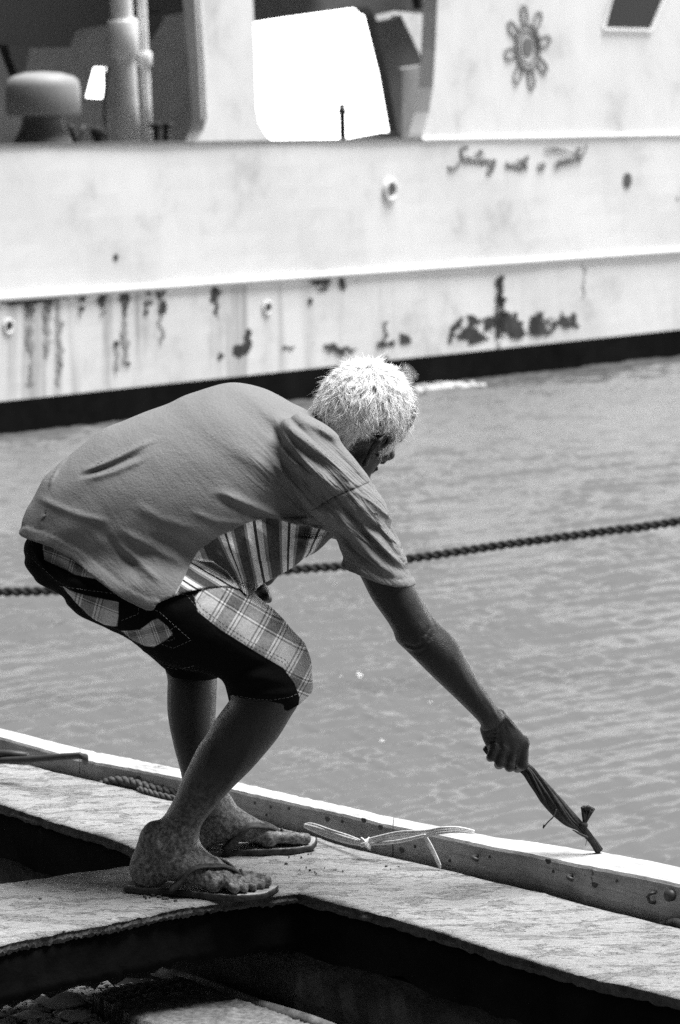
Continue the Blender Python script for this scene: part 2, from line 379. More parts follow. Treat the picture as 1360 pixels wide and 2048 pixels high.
    patch([(620, 558), (655, 556), (690, 553), (718, 551), (705, 575), (695, 585), (668, 572), (640, 580), (626, 572)], -.2)
    patch([(0, 600), (120, 590), (140, 595), (60, 608), (0, 611)], -.6)
    for u in (62, 95, 160, 205, 250, 292, 322, 430): patch([(u - 11, 594 - (u - 60) * .065), (u + 11, 592 - (u - 60) * .065), (u + 5, 625), (u - 2, 632)], -.35)
    # wet weep lines
    for u, v0, v1, w_ in ((234, 690, 745, 3), (250, 592, 740, 4), (322, 585, 690, 3), (118, 600, 770, 4), (60, 604, 770, 5), (95, 600, 720, 6), (1000, 680, 720, 5), (1166, 525, 600, 3), (432, 575, 640, 3)):
        patch([(u - w_, v0), (u + w_, v0), (u + w_ * .6, v1), (u - w_ * .7, v1)], -.75, 2.0, M['weep'], 'rust_run')
    # script lettering
    G = {'S': ([(1.0, 2.3), (.75, 2.6), (.3, 2.3), (.2, 1.7), (.55, 1.1), (.6, .3), (.2, -.7), (-.4, -1.0), (-.8, -.7)], .85),
         'a': ([(.75, .9), (.35, 1), (.05, .5), (.3, 0), (.65, .35), (.8, 1), (.78, .2), (1.0, .1)], 1.0), 'i': ([(0, .1), (.3, 1), (.3, .15), (.5, .1)], .5),
         'l': ([(0, .1), (.45, 1.3), (.55, 2.2), (.3, 2.1), (.22, .4), (.5, .1)], .5), 'n': ([(0, .1), (.15, 1), (.15, 0), (.4, .95), (.6, .8), (.62, .1), (.85, .1)], .85),
         'g': ([(.7, .9), (.3, 1), (.05, .5), (.3, 0), (.65, .4), (.75, 1), (.7, -.9), (.4, -1.3), (.1, -1.0), (.9, .1)], .95),
         'w': ([(0, 1), (.15, 0), (.45, .8), (.65, 0), (.95, 1)], 1.0), 't': ([(0, .1), (.3, 1), (.42, 1.9), (.3, .2), (.55, .1)], .55),
         'h': ([(0, .1), (.4, 1.4), (.45, 2.2), (.2, 2.0), (.15, 0), (.4, .95), (.6, .8), (.6, .1), (.8, .1)], .8), 's': ([(0, .1), (.4, 1.1), (.55, .4), (.3, 0), (.05, .15), (.7, .1)], .7),
         'm': ([(0, .1), (.12, 1), (.12, 0), (.35, .95), (.5, .8), (.5, 0), (.75, .95), (.9, .8), (.9, .1), (1.1, .1)], 1.1), 'e': ([(.05, .4), (.5, .6), (.45, 1), (.15, .8), (.15, .1), (.6, .1)], .6),
         '!': ([(.3, 2.4), (.1, .6)], .4), ' ': (None, 1.3)}
    txt = 'Sailing with a smile!'; wtot = sum(G[c][1] for c in txt); x = 0; mb = MB()
    u0, u1 = 912, 1168
    def base(t): return float(np.interp(t, [0, .15, .3, .5, .7, .85, 1], [325, 328, 333, 341, 339, 331, 319]))
    def pt(x_, y_):
        t = x_ / wtot; k = 12.5
        return SH(u0 + (u1 - u0) * t + y_ * k * .28, base(min(max(t, 0), 1)) - y_ * k, -.012)
    for c in txt:
        st, w_ = G[c]
        if st:
            q = [np.array(p, float) for p in st]; fine = []
            for i in range(len(q) - 1):
                p0, p1, p2, p3 = q[max(i - 1, 0)], q[i], q[i + 1], q[min(i + 2, len(q) - 1)]
                for t in np.linspace(0, 1, 5)[:-1]:
                    fine.append(.5 * (2 * p1 + (p2 - p0) * t + (2 * p0 - 5 * p1 + 4 * p2 - p3) * t * t + (3 * p1 - p0 - 3 * p2 + p3) * t ** 3))
            fine.append(q[-1]); mb.tube([pt(x + a[0], a[1]) for a in fine],   .0078 if c != 'S' else .012, 5)
            if c == 'i': mb.tube([pt(x + .35, 1.5), pt(x + .4, 1.7)], .009, 5)
            if c == 't': mb.tube([pt(x + .05, 1.35), pt(x + .65, 1.45)], .007, 5)
            if c == '!': mb.tube([pt(x + .05, .0), pt(x + .08, .2)], .011, 5)
        x += w_
    mb.tube([SH(1090, 300, -.012), SH(1110, 297, -.012), SH(1130, 301, -.012), SH(1148, 310, -.012)], [.006, .012, .008, .004], 5)
    mb.build('lettering', M['text'], root)
    # painted ship's wheel emblem
    e = MB(); c = SH(1056, 95, -.012)
    def ringpts(r_): return [c + SD * r_ * math.cos(w) * .98 + np.array([0, 0, r_ * math.sin(w)]) for w in np.linspace(0, 6.28318, 41)]
    e.tube(ringpts(.155), .009, 6, False); e.tube(ringpts(.215), .010, 6, False)
    for k in range(8):
        w = k * math.pi / 4 + .2; d = SD * math.cos(w) + np.array([0, 0, math.sin(w)]); s_ = np.cross(d, SN)
        e.tube([c + d * .215 + s_ * .035, c + d * .30 + s_ * .05, c + d * .38 + s_ * .045, c + d * .41, c + d * .38 - s_ * .045, c + d * .30 - s_ * .05, c + d * .215 - s_ * .035], .009, 6)
    e.build('wheel_emblem', M['text'], root)
    e = MB(); q = [c + SD * .09 * math.cos(w) + np.array([0, 0, .09 * math.sin(w)]) for w in np.linspace(0, 6.28318, 25)[:-1]]
    e.prism(q, [p + SN * .01 for p in q]); e.build('emblem_hub', M['midd'], root)
    # cooling-water outlet
    wt, nt, b = mat('falling_water', .75, .1, .5); b.inputs['Alpha'].default_value = .35
    mb = MB()
    a, z1 = SH(808, 730, -.03), SH(820, 771, -.10)
    for k in range(3):
        j = r.normal(size=3) * .03
        mb.tube([a + (z1 - a) * t + np.array([0, 0, -.1 * t * (1 - t) * -1]) + j * t * 1.4 for t in np.linspace(0, 1, 8)], [.005 + .0022 * t for t in range(8)], 7)
    o = mb.build('outlet_water', wt, None, True); tag(o, 'thin stream of water falling from the hull outlet behind the man\'s head', 'water jet', kind='stuff')
    fm, nt, b = mat('foam', .55, .6, .3); mb = MB()
    for k in range(46):
        u_ = 835 + abs(r.normal()) * 50; v_ = 774 + r.normal() * 4 - (u_ - 830) * .05; p_ = Pz(u_, v_, WATER + .01); w_ = .015 + r.random() * .03
        q = [p_ + np.array([w_ * 1.6 * math.cos(t) * (1 + .2 * r.normal()), w_ * 1.2 * math.sin(t), 0]) for t in np.linspace(0, 6.28318, 9)[:-1]]
        mb.prism([x_ - np.array([0, 0, .03]) for x_ in q], [x_ * 1 + np.array([0, 0, .012]) for x_ in q])
    o = mb.build('foam', fm, None, True); tag(o, 'white foam where the outlet water hits the surface', 'foam', kind='stuff')
M['weep'] = m_rough('rust_runs', .20, .42, 4, .1, .01)
build_ship()

# ------------------------------------------------------------------ quay deck
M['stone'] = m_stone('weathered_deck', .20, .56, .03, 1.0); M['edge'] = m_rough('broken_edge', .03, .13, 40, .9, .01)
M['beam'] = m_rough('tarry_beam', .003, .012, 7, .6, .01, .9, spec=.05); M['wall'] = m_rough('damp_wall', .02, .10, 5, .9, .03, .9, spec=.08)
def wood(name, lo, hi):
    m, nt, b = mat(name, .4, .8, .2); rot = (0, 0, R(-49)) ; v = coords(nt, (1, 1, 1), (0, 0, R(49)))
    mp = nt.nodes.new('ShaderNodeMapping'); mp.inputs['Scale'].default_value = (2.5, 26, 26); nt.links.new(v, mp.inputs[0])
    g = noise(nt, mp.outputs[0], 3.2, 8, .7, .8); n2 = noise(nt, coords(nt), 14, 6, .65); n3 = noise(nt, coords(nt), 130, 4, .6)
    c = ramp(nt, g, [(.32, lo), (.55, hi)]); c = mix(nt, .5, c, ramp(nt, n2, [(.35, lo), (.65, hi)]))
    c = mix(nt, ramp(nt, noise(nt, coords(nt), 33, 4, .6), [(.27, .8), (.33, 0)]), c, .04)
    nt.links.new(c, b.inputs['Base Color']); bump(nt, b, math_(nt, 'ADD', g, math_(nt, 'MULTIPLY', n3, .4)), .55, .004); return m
M['wood_top'] = wood('bleached_lit_timber', .20, .54); M['wood_side'] = wood('shaded_timber_side', .14, .40)  # top bleached pale; the side's shade is put into its darker colour

def rough_line(pts, step, amp, seed, z=0.0, chips=0.0):
    r = np.random.default_rng(seed); out = []
    pts = [np.array(p, float) for p in pts]; n1 = r.normal(size=4000)
    d0 = 0
    for i in range(len(pts) - 1):
        a, b = pts[i], pts[i + 1]; L = np.linalg.norm(b - a); k = max(2, int(L / step)); t_ = (b - a) / L; nrm = np.array([-t_[1], t_[0], 0])
        for j in range(k):
            s = d0 + L * j / k
            w = sum(n1[int(s / q) + o] * (1 - s / q % 1) + n1[int(s / q) + 1 + o] * (s / q % 1) for q, o in ((.11, 0),)) * amp + n1[int(s / step) + 900] * amp * .35
            e = n1[int(s / .05) + 2000]
            if chips and e > 1.1: w -= chips * (e - .8)
            out.append(a + (b - a) * j / k + nrm * w)
        d0 += L
    out.append(pts[-1]); return out
def slab_from_edges(name, far, near, th, top, side, parent, seed):
    """far/near: polylines of the slab's two long rough edges (same direction), gridded between"""
    def resample(L, n):
        L = np.array(L); d = np.r_[0, np.cumsum(np.linalg.norm(np.diff(L, axis=0), axis=1))]; t = np.linspace(0, d[-1], n)
        return np.stack([np.interp(t, d, L[:, k]) for k in range(3)], 1)
    n = 420; A, B = resample(far, n), resample(near, n); r = np.random.default_rng(seed); m = 26
    ws = np.linspace(0, 1, m); V = []; 
    rz = r.normal(size=(n // 6 + 3, m // 3 + 3))
    for j, w in enumerate(ws):
        for i in range(n):
            fi, fj = i / 6, j / 3; a, b = int(fi), int(fj); fa, fb = fi - a, fj - b
            z = (rz[a, b] * (1 - fa) + rz[a + 1, b] * fa) * (1 - fb) + (rz[a, b + 1] * (1 - fa) + rz[a + 1, b + 1] * fa) * fb
            p = A[i] * (1 - w) + B[i] * w; ed = min(w, 1 - w)
            V.append((p[0], p[1], p[2] + z * .0016 - (.004 + .002 * r.random() if ed < .01 else 0)))
    Fc = [(j * n + i, (j + 1) * n + i, (j + 1) * n + i + 1, j * n + i + 1) for j in range(m - 1) for i in range(n - 1)]
    topn = len(Fc); k = len(V)
    # rough sides
    c = (A.mean(0) + B.mean(0)) / 2
    for base, row in ((A, 0), (B, m - 1)):
        off = len(V)
        for q, (zz, inn) in enumerate(((-.35, .004), (-.7, .001), (-1.0, .006))):
            for i in range(n):
                p = base[i]; other = (B if row == 0 else A)[i]; d = other - p; d /= np.linalg.norm(d) + 1e-9
                jj = .0011 * r.normal() + inn + .0022 * (rz[i // 6, q] * (1 - i % 6 / 6) + rz[i // 6 + 1, q] * (i % 6 / 6))
                V.append((p[0] + d[0] * jj, p[1] + d[1] * jj, zz * th + .0015 * r.normal()))
        for q in range(3):
            for i in range(n - 1):
                u0 = row * n + i if q == 0 else off + (q - 1) * n + i; l0 = off + q * n + i
                f = (u0, u0 + 1, l0 + 1, l0); Fc.append(f if row == 0 else f[::-1])
        if row == 0: lo_a = off + 2 * n
        else: lo_b = off + 2 * n
    for i in range(n - 1): Fc.append((lo_a + i, lo_a + i + 1, lo_b + i + 1, lo_b + i))
    for i in (0, n - 1): Fc.append((i, (m - 1) * n + i, lo_b + i, lo_a + i))
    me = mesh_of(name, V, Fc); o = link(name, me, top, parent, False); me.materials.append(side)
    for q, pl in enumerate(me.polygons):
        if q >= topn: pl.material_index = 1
    sm = [q < topn for q in range(len(me.polygons))]; me.polygons.foreach_set('use_smooth', sm)
    return o
ext = lambda p, q, L: p + (p - q) / np.linalg.norm(p - q) * L
Lf = [Pz(*p, 0) for p in ((0, 1524), (60, 1526), (110, 1541), (200, 1560), (350, 1597), (520, 1642), (700, 1690), (900, 1739), (1116, 1791), (1360, 1852))]
Ln = [Pz(*p, 0) for p in ((0, 1605), (100, 1638), (200, 1668), (280, 1697), (440, 1742), (600, 1783), (800, 1835), (1000, 1900), (1200, 1957), (1360, 1993))]
Lf = [ext(Lf[0], Lf[2], 2.2)] + Lf + [ext(Lf[-1], Lf[-3], 1.6)]; Ln = [ext(Ln[0], Ln[2], 2.2)] + Ln + [ext(Ln[-1], Ln[-3], 1.6)]
def build_deck():
    a = rough_line(Lf, .012, .002, 1, chips=.0015); b = rough_line(Ln, .012, -.0018, 2, chips=-.002)
    r1 = thing('deck_slab', 'long pale weathered deck slab running diagonally beside the timber kerb, under the far slipper', 'slab', tuple(Pz(900, 1830, 0)))
    slab_from_edges('slab_top', a, b, .026, M['stone'], M['edge'], r1, 4)
    # transverse slab
    tf = [Pz(*p, 0) for p in ((-60, 1778), (0, 1764), (60, 1757), (150, 1741), (270, 1725), (380, 1716), (432, 1742))]
    tn = [Pz(*p, 0) for p in ((-60, 1901), (0, 1887), (100, 1866), (200, 1846), (350, 1813), (450, 1799), (560, 1787), (606, 1781))]
    tf = [ext(tf[0], tf[1], 1.3)] + tf; tn = [ext(tn[0], tn[1], 1.3)] + tn
    zz = np.array([0, 0, -.0008])
    a = rough_line([p + zz for p in tf], .012, .003, 5, chips=.0015); b = rough_line([p + zz for p in tn], .012, -.003, 6, chips=-.002)
    r2 = thing('deck_slab', 'short pale deck slab crossing to the lower left, under the near slipper', 'slab', tuple(Pz(150, 1820, 0)))
    slab_from_edges('slab_top', a, b, .024, M['stone'], M['edge'], r2, 9)
    def beam(root, e1, e2, z0, z1, inset, nm='support_beam', material=None, cut=0):
        e1 = [np.array(p) for p in e1]; e2 = [np.array(p) for p in e2]; mb = MB(); n = 120
        def rs(L):
            L = np.array(L); d = np.r_[0, np.cumsum(np.linalg.norm(np.diff(L, axis=0), axis=1))]; t = np.linspace(0, d[-1], n); return np.stack([np.interp(t, d, L[:, k]) for k in range(3)], 1)
        A, B = rs(e1), rs(e2); V = []; r = np.random.default_rng(3)
        D = (B - A); D /= np.linalg.norm(D, axis=1)[:, None]; A = A + D * inset; B = B - D * inset
        for L, s in ((A, 1), (B, -1)):
            for z in np.linspace(z1, z0, 5):
                for i in range(n): V.append((L[i][0] + .002 * r.normal(), L[i][1] + .002 * r.normal(), z + (.004 * r.normal() if z == z0 else 0)))
        Fc = [(k * n + i, k * n + i + 1, (k + 1) * n + i + 1, (k + 1) * n + i) for k in range(4) for i in range(n - 1)]
        Fc += [(5 * n + k * n + i, 5 * n + (k + 1) * n + i, 5 * n + (k + 1) * n + i + 1, 5 * n + k * n + i + 1) for k in range(4) for i in range(n - 1)]
        Fc += [(4 * n + i, 4 * n + i + 1, 9 * n + i + 1, 9 * n + i) for i in range(n - 1)] + [(i, 5 * n + i, 5 * n + i + 1, i + 1) for i in range(n - 1)]
        mb.add(V, Fc); return mb.build(nm, material or M['beam'], root, True)
    beam(r1, Lf, Ln, -.125, -.027, .012)
    beam(r2, tf, tn, -.122, -.026, .012)
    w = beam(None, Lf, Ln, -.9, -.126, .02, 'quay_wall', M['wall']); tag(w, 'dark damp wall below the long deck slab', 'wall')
build_deck()
def crumbs():
    r = np.random.default_rng(14); mb = MB()
    spots = [(u, v, s) for u, v, s in ((318, 1793, 5), (330, 1797, 6), (305, 1790, 4), (352, 1801, 4), (290, 1792, 3), (128, 1863, 3))]
    for _ in range(30):
        cu, cv, su, sv = [(330, 1795, 30, 5), (620, 1730, 30, 12), (700, 1740, 60, 20), (1000, 1800, 120, 25), (160, 1790, 90, 20), (600, 1712, 20, 6)][r.integers(6)]
        spots.append((cu + su * r.normal(), cv + sv * r.normal(), abs(r.normal()) * 1.3 + .8))
    for u, v, s in spots:
        if not (v < 1765 + .0 * u + max(0, (u - 520) * .235) or u < 420) : continue
        p = Pz(u, v, .002); q = [p + np.array([s * .001 * math.cos(w) * r.uniform(.6, 1.3), s * .001 * math.sin(w) * r.uniform(.6, 1.3), 0]) for w in np.linspace(0, 6.28, 7)[:-1]]
        mb.prism([x - np.array([0, 0, .002]) for x in q], [x + np.array([0, 0, .0015]) for x in q])
    o = mb.build('debris', M['edge'], None); tag(o, 'dark crumbs of grit scattered on the deck slabs', 'debris', kind='stuff')
crumbs()

# pit floor: gravel with one fallen slab and an iron bar
_bm = bmesh.new(); bmesh.ops.create_icosphere(_bm, subdivisions=1, radius=1.0)
ICO = ([tuple(v.co) for v in _bm.verts], [tuple(v.index for v in f.verts) for f in _bm.faces]); _bm.free()
def build_pit():
    n = 200; xs = np.linspace(-3, 2.5, n); ys = np.linspace(3.0, 8.6, n); r = np.random.default_rng(5)
    g, nt, b = mat('gravel_ground', .3, .9, .2); v = coords(nt)
    vo = nt.nodes.new('ShaderNodeTexVoronoi'); vo.inputs['Scale'].default_value = 60; nt.links.new(v, vo.inputs['Vector'])
    nt.links.new(ramp(nt, vo.outputs['Color'], [(.1, .03), (.9, .12)]), b.inputs['Base Color']); bump(nt, b, vo.outputs['Distance'], -1, .01)
    # ground polygon kept on the landward side of the wall
    e = [np.array(p) for p in Ln]; D = .12
    V = [(p[0], p[1] , -.255) for p in e] + [(e[-1][0], -12, -.255), (-14, -12, -.255), (-14, e[0][1], -.255)]
    me = mesh_of('ground', V, [tuple(range(len(V)))[::-1]]); o = link('ground', me, g, None, False); tag(o, kind='structure')
    mb = MB()
    M['peb'] = m_rough('pebble_stone', .35, .9, 9, .6, .004)
    for k in range(2600):
        u, v_ = r.uniform(-60, 420), r.uniform(1955, 2090); p = Pz(u, v_, -.25); s = .003 + .006 * r.random() ** 2
        if u > 230 and r.random() < .9: continue
        q = []
        for c in ICO[0]:
            c = np.array(c, float) * (.7 + .4 * r.random(3)) * s * np.array([1.3, 1, .75]); q.append(p + c)
        mb.add(q, ICO[1])
    o = mb.build('gravel', M['peb'], None, False, .001); o.modifiers.clear(); tag(o, 'loose pale gravel under the cross slab', 'gravel', kind='stuff')
    # bigger stones
    for k, (u, v_, s, lab) in enumerate(((118, 2012, .034, 'large flat pale stone lying in the gravel under the cross slab'), (60, 2036, .018, 'small pale stone left of the large flat stone in the gravel'),
                                         (150, 2038, .022, 'rounded pale stone just below the large flat stone in the gravel'))):
        bm = bmesh.new(); bmesh.ops.create_icosphere(bm, subdivisions=3, radius=1)
        o3 = r.normal(size=(6, 3))
        for vv in bm.verts:
            c = np.array(vv.co); d = 1 + .16 * sum(math.sin(3 * np.dot(c, o3[q]) + q) for q in range(6)) / 2
            vv.co = Vector(c * d * s * np.array([1.6, 1.1, .45]))
        me = bpy.data.meshes.new('stone'); bm.to_mesh(me); bm.free(); o = link('stone', me, M['peb'], None, True); o.location = Vector(Pz(u, v_, -.25)) + Vector((0, 0, s * .3))
        tag(o, lab, 'stone', 'stones in the gravel')
    # fallen slab, tilted chunk beside the wall foot
    fs = [(180, 1990), (215, 1972), (310, 1958), (355, 1948), (470, 1992), (560, 2024), (700, 2070), (640, 2110), (420, 2080), (330, 2062), (262, 2035)]
    top = [Pz(u, v_, -.215) for u, v_ in fs]
    n = 70; P_ = np.array(top)[:, :2]; mn, mx = P_.min(0), P_.max(0); gx, gy = np.linspace(mn[0], mx[0], n), np.linspace(mn[1], mx[1], n)
    X, Y = np.meshgrid(gx, gy, indexing='ij'); d = poly_sdf(P_, X, Y); V = []; 
    bumps = [(r.uniform(mn[0], mx[0]), r.uniform(mn[1], mx[1]), r.uniform(.008, .02), r.uniform(.003, .008)) for _ in range(26)]
    Z = -.215 + .003 * r.normal(size=X.shape) * .4
    for bx, by, bs_, ba in bumps: Z += ba * np.exp(-((X - bx) ** 2 + (Y - by) ** 2) / bs_ ** 2)
    Z = np.where(d > -.004, -.256, Z)
    V = np.stack([X.ravel(), Y.ravel(), Z.ravel()], 1); i = (np.arange(n - 1)[:, None] * n + np.arange(n - 1)[None, :]).ravel()
    Fc = np.stack([i, i + n, i + n + 1, i + 1], 1); dd = d.ravel(); Fc = Fc[(dd[Fc].min(1) < 0)]
    o = link('fallen_slab', mesh_of('fallen_slab', V, Fc), m_rough('fallen_slab_stone', .08, .30, 60, .8, .006), None, True)
    tag(o, 'fallen grey slab with lumpy top lying by the foot of the dark wall', 'slab')
    mb = MB(); a, b_ = P(352, 1952, 7.22), P(660, 2058, 6.86); q = [a + (b_ - a) * t + np.array([0, 0, .002 * math.sin(t * 9)]) for t in np.linspace(-.15, 1.25, 30)]
    mb.tube(q, .013, 12); o = mb.build('pipe', m_rough('scaly_pipe', .12, .5, 25, .6, .004), None, True); tag(o, 'scaly iron pipe along the foot of the dark wall', 'pipe')
    mb = MB(); q = [Pz(148, 1992, -.235), Pz(190, 2010, -.235), Pz(235, 2030, -.235)]; mb.tube(q, .003, 8); o = mb.build('twig', M['dark'], None, True); tag(o, 'thin dark twig lying on the gravel', 'twig')
    mb = MB(); q = [P(980, 2052, 6.40), P(1030, 2040, 6.38), P(1090, 2030, 6.35), P(1160, 2022, 6.33)]; 
def poly_sdf(poly, X, Y):
    P_ = np.asarray(poly, float); n = len(P_); d2 = np.full(X.shape, 1e9); ins = np.zeros(X.shape, bool)
    for i in range(n):
        a, b = P_[i], P_[(i + 1) % n]; e = b - a; L = (e * e).sum() + 1e-12
        t = np.clip(((X - a[0]) * e[0] + (Y - a[1]) * e[1]) / L, 0, 1)
        d2 = np.minimum(d2, (X - a[0] - t * e[0]) ** 2 + (Y - a[1] - t * e[1]) ** 2)
        if a[1] != b[1]:
            ins ^= ((a[1] > Y) != (b[1] > Y)) & (X < (b[0] - a[0]) * (Y - a[1]) / (b[1] - a[1]) + a[0])
    d = np.sqrt(d2); return np.where(ins, -d, d)
build_pit()

# ------------------------------------------------------------------ timber kerb boards along the water
def board(name, label, fr_top, bk_top, h, seed, ends=(0, 0)):
    """fr_top / bk_top: polylines of the two top edges"""
    r = np.random.default_rng(seed)
    def rs(L, n):
        L = np.array(L); d = np.r_[0, np.cumsum(np.linalg.norm(np.diff(L, axis=0), axis=1))]; t = np.linspace(0, d[-1], n); return np.stack([np.interp(t, d, L[:, k]) for k in range(3)], 1), d[-1]
    n = 240; A, L = rs(fr_top, n); B, _ = rs(bk_top, n); V = []
    wob = np.convolve(r.normal(size=n + 20), np.ones(12) / 12, 'same')[10:10 + n] * .004
    wob2 = np.convolve(r.normal(size=n + 20), np.hanning(9) / 4, 'same')[10:10 + n] * .0018
    rows = [(0, .002, 0, -h), (0, 0, 0, -h * .5), (0, 0, 0, -.006), (0, .004, 0, 0), (.3, 0, 0, .001), (.6, 0, 0, 0), (1, -.004, 0, 0), (1, 0, 0, -.006), (1, 0, 0, -h)]
    for w, ins, _, dz in rows:
        for i in range(n):
            p = A[i] * (1 - w) + B[i] * w; d = B[i] - A[i]; d = d / np.linalg.norm(d)
            e = (wob2[i] * (.7 if w < .5 else 1.2)) if dz > -.01 else 0
            p = p + d * (ins + (wob[i] * .5 + e if w in (0, 1) else 0)); V.append((p[0], p[1], p[2] + dz + (wob[i] * .4 if dz > -.02 else 0) - abs(e) * .6))
    m = len(rows); Fc = [(j * n + i, (j + 1) * n + i, (j + 1) * n + i + 1, j * n + i + 1) for j in range(m - 1) for i in range(n - 1)]
    Fc += [((m - 1) * n + i, i, i + 1, (m - 1) * n + i + 1) for i in range(n - 1)]
    Fc += [tuple(j * n for j in range(m)), tuple(j * n + n - 1 for j in range(m))[::-1]]
    root = thing(name, label, 'timber board', tuple(A[n // 2] - np.array([0, 0, h])), 'timber kerb boards along the edge')
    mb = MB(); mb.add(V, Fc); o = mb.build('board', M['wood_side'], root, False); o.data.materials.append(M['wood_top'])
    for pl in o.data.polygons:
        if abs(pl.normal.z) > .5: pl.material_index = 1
    return root, o
def kerb():
    zf = .068
    fr = {u: Pz(u, v, z) for u, v, z in ((0, 1473, .054), (123, 1508, .036), (158, 1518, .031), (362, 1556, .046), (560, 1600, .052), (780, 1650, .0575), (900, 1676, .060), (1100, 1716, .066), (1360, 1768, .075))}
    bk = {u: Pz(u, v, z) for u, v, z in ((0, 1455, .054), (59, 1470, .045), (159, 1496, .031), (362, 1537, .046), (560, 1583, .052), (780, 1632, .0575), (900, 1657, .060), (1035, 1679, .064), (1204, 1702, .070), (1360, 1733, .075))}
    f0, b0 = fr[0], bk[0]
    def cut(D, u0, u1, e0=0, e1=0):
        ks = sorted(D); xs = np.array([D[k] for k in ks]); us = [u0] + [k for k in ks if u0 < k < u1] + [u1]
        q = [np.array([np.interp(u, ks, xs[:, c]) for c in range(3)]) for u in us]
        if e0: q = [ext(q[0], q[1], e0)] + q
        if e1: q = q + [ext(q[-1], q[-2], e1)]
        return q
    A, ab = board('kerb_board', 'timber kerb board at the far left end, with the bent iron bar on it', cut(fr, 0, 158.5, 2.2), cut(bk, 0, 159.5, 2.2), .12, 1)
    B, bb = board('kerb_board', 'middle timber kerb board passing behind the man\'s legs', cut(fr, 159.5, 785), cut(bk, 160.5, 787), .12, 2)
    C, cb = board('kerb_board', 'right timber kerb board under the frayed rope\'s tip, studded with bent nails', cut(fr, 787, 1360, 0, 1.6), cut(bk, 789, 1360, 0, 1.6), .12, 3)
    A['Z'] = 0; del A['Z']
    # nails and nail holes on the faces
    def facept(u, v, out=.004):
        ks = sorted(fr); xs = np.array([fr[k] for k in ks]); d = np.array([(u - 680) / F, 1, -(v - HOR) / F])
        best = None
        for i in range(len(ks) - 1):
            a, b = xs[i], xs[i + 1]; n = np.array([b[1] - a[1], -(b[0] - a[0]), 0]); n /= np.linalg.norm(n)
            if n[1] > 0: n = -n
            t = np.dot(a - np.array([0, 0, EYE]), n) / np.dot(d, n); p = np.array([0, 0, EYE]) + d * t
            s = np.dot(p - a, b - a) / np.dot(b - a, b - a)
            if best is None or abs(s - .5) < best[0]: best = (abs(s - .5), p + n * out, n, (b - a) / np.linalg.norm(b - a))
        return best[1:]
    for parent, lst in ((B, ((235, 1553, 1), (277, 1556, 1), (326, 1572, 0), (578, 1617, 0), (542, 1614, 0), (655, 1638, 1), (684, 1643, 0), (728, 1640, 1), (762, 1654, 1), (510, 1606, 0), (533, 1630, 0))),
                        (C, ((955, 1712, 2), (980, 1714, 0), (1097, 1722, 1), (1107, 1743, 0), (1145, 1751, 2), (1190, 1770, 1), (1234, 1762, 0), (1308, 1792, 3), (1345, 1790, 4), (900, 1722, 0), (830, 1693, 0), (804, 1700, 1)))):
        for u, v, k in lst:
            p, n, t = facept(u, v, .0015); mb = MB()
            if k == 0:
                q = [p + t * .0035 * math.cos(w) + np.array([0, 0, .0035 * math.sin(w)]) for w in np.linspace(0, 6.28, 9)[:-1]]; mb.prism([x - n * .002 for x in q], q); mb.build('nail_hole', M['dark'], parent)
            elif k == 1:
                q = [p + t * (.008 * math.cos(w)) + np.array([0, 0, .005 * math.sin(w) * (1 + .3 * math.sin(3 * w))]) for w in np.linspace(0, 6.28, 11)[:-1]]; mb.prism([x - n * .002 for x in q], q); mb.build('knot', M['dark'], parent)
            elif k == 2: mb.tube([p - n * .01, p + n * .012, p + n * .02 + t * .010, p + n * .02 + t * .022 - np.array([0, 0, .002])], .0042, 8); mb.build('bent_nail', M['dark'], parent, True)
            elif k == 3: mb.tube([p + np.array([0, 0, .008]) + t * .006, p + n * .01 + np.array([0, 0, .006]), p + n * .012 - t * .004, p + n * .010 - np.array([0, 0, .010]), p - np.array([0, 0, .013]) + t * .004], .0035, 8); mb.build('iron_staple', M['dark'], parent, True)
            else:
                mb.tube([p - n * .01, p + n * .012], .011, 10); mb.build('bolt_head', M['dark'], parent, True)
    # short block wedged behind the joint
    p, n, t = facept(786, 1668, -.012); mb = MB(); s_ = np.array([0, 0, 1])
    q = [p + t * a * .018 + s_ * b * .045 for a, b in ((-1, -1.3), (1, -1.3), (1, .1), (-1, .1))]; mb.prism(q, [x - n * .05 for x in q]); mb.build('joint_block', M['dark'], C)
    # iron bar bent over the left board
    mb = MB(); q = [P(-60, 1513, 8.15), P(0, 1521, 8.1), P(60, 1519, 8.05), P(120, 1514, 8.0), P(160, 1511, 7.97), P(170, 1514, 7.98), P(170, 1524, 8.0)]
    mb.tube(q, .008, 10); mb.tube([P(-60, 1504, 8.12), P(20, 1508, 8.1), P(55, 1512, 8.08)], .009, 10)
    o = mb.build('iron_bar', M['dark'], None, True); tag(o, 'dark bent iron bar lying across the left end of the kerb', 'bar')
kerb()

# ------------------------------------------------------------------ ropes
def strands(mb, path, r, turns, k=3, rr=None, n=8, ph0=0):
    path = [np.array(p, float) for p in path]; d = np.r_[0, np.cumsum([np.linalg.norm(path[i + 1] - path[i]) for i in range(len(path) - 1)])]
    N_ = int(max(30, turns * 14)); t = np.linspace(0, d[-1], N_); Q = np.stack([np.interp(t, d, np.array(path)[:, c]) for c in range(3)], 1)
    for _ in range(3): Q[1:-1] = (Q[:-2] + Q[2:] + 2 * Q[1:-1]) / 4
    T = np.gradient(Q, axis=0); T /= np.linalg.norm(T, axis=1)[:, None]
    A = np.cross(T, [0, .3, 1.0]); A /= np.linalg.norm(A, axis=1)[:, None]; B = np.cross(T, A)
    for j in range(k):
        w = 2 * math.pi * (turns * t / d[-1] + j / k) + ph0
        mb.tube(Q + (r * .5) * (A * np.cos(w)[:, None] + B * np.sin(w)[:, None]), r * .56 if rr is None else rr, n)
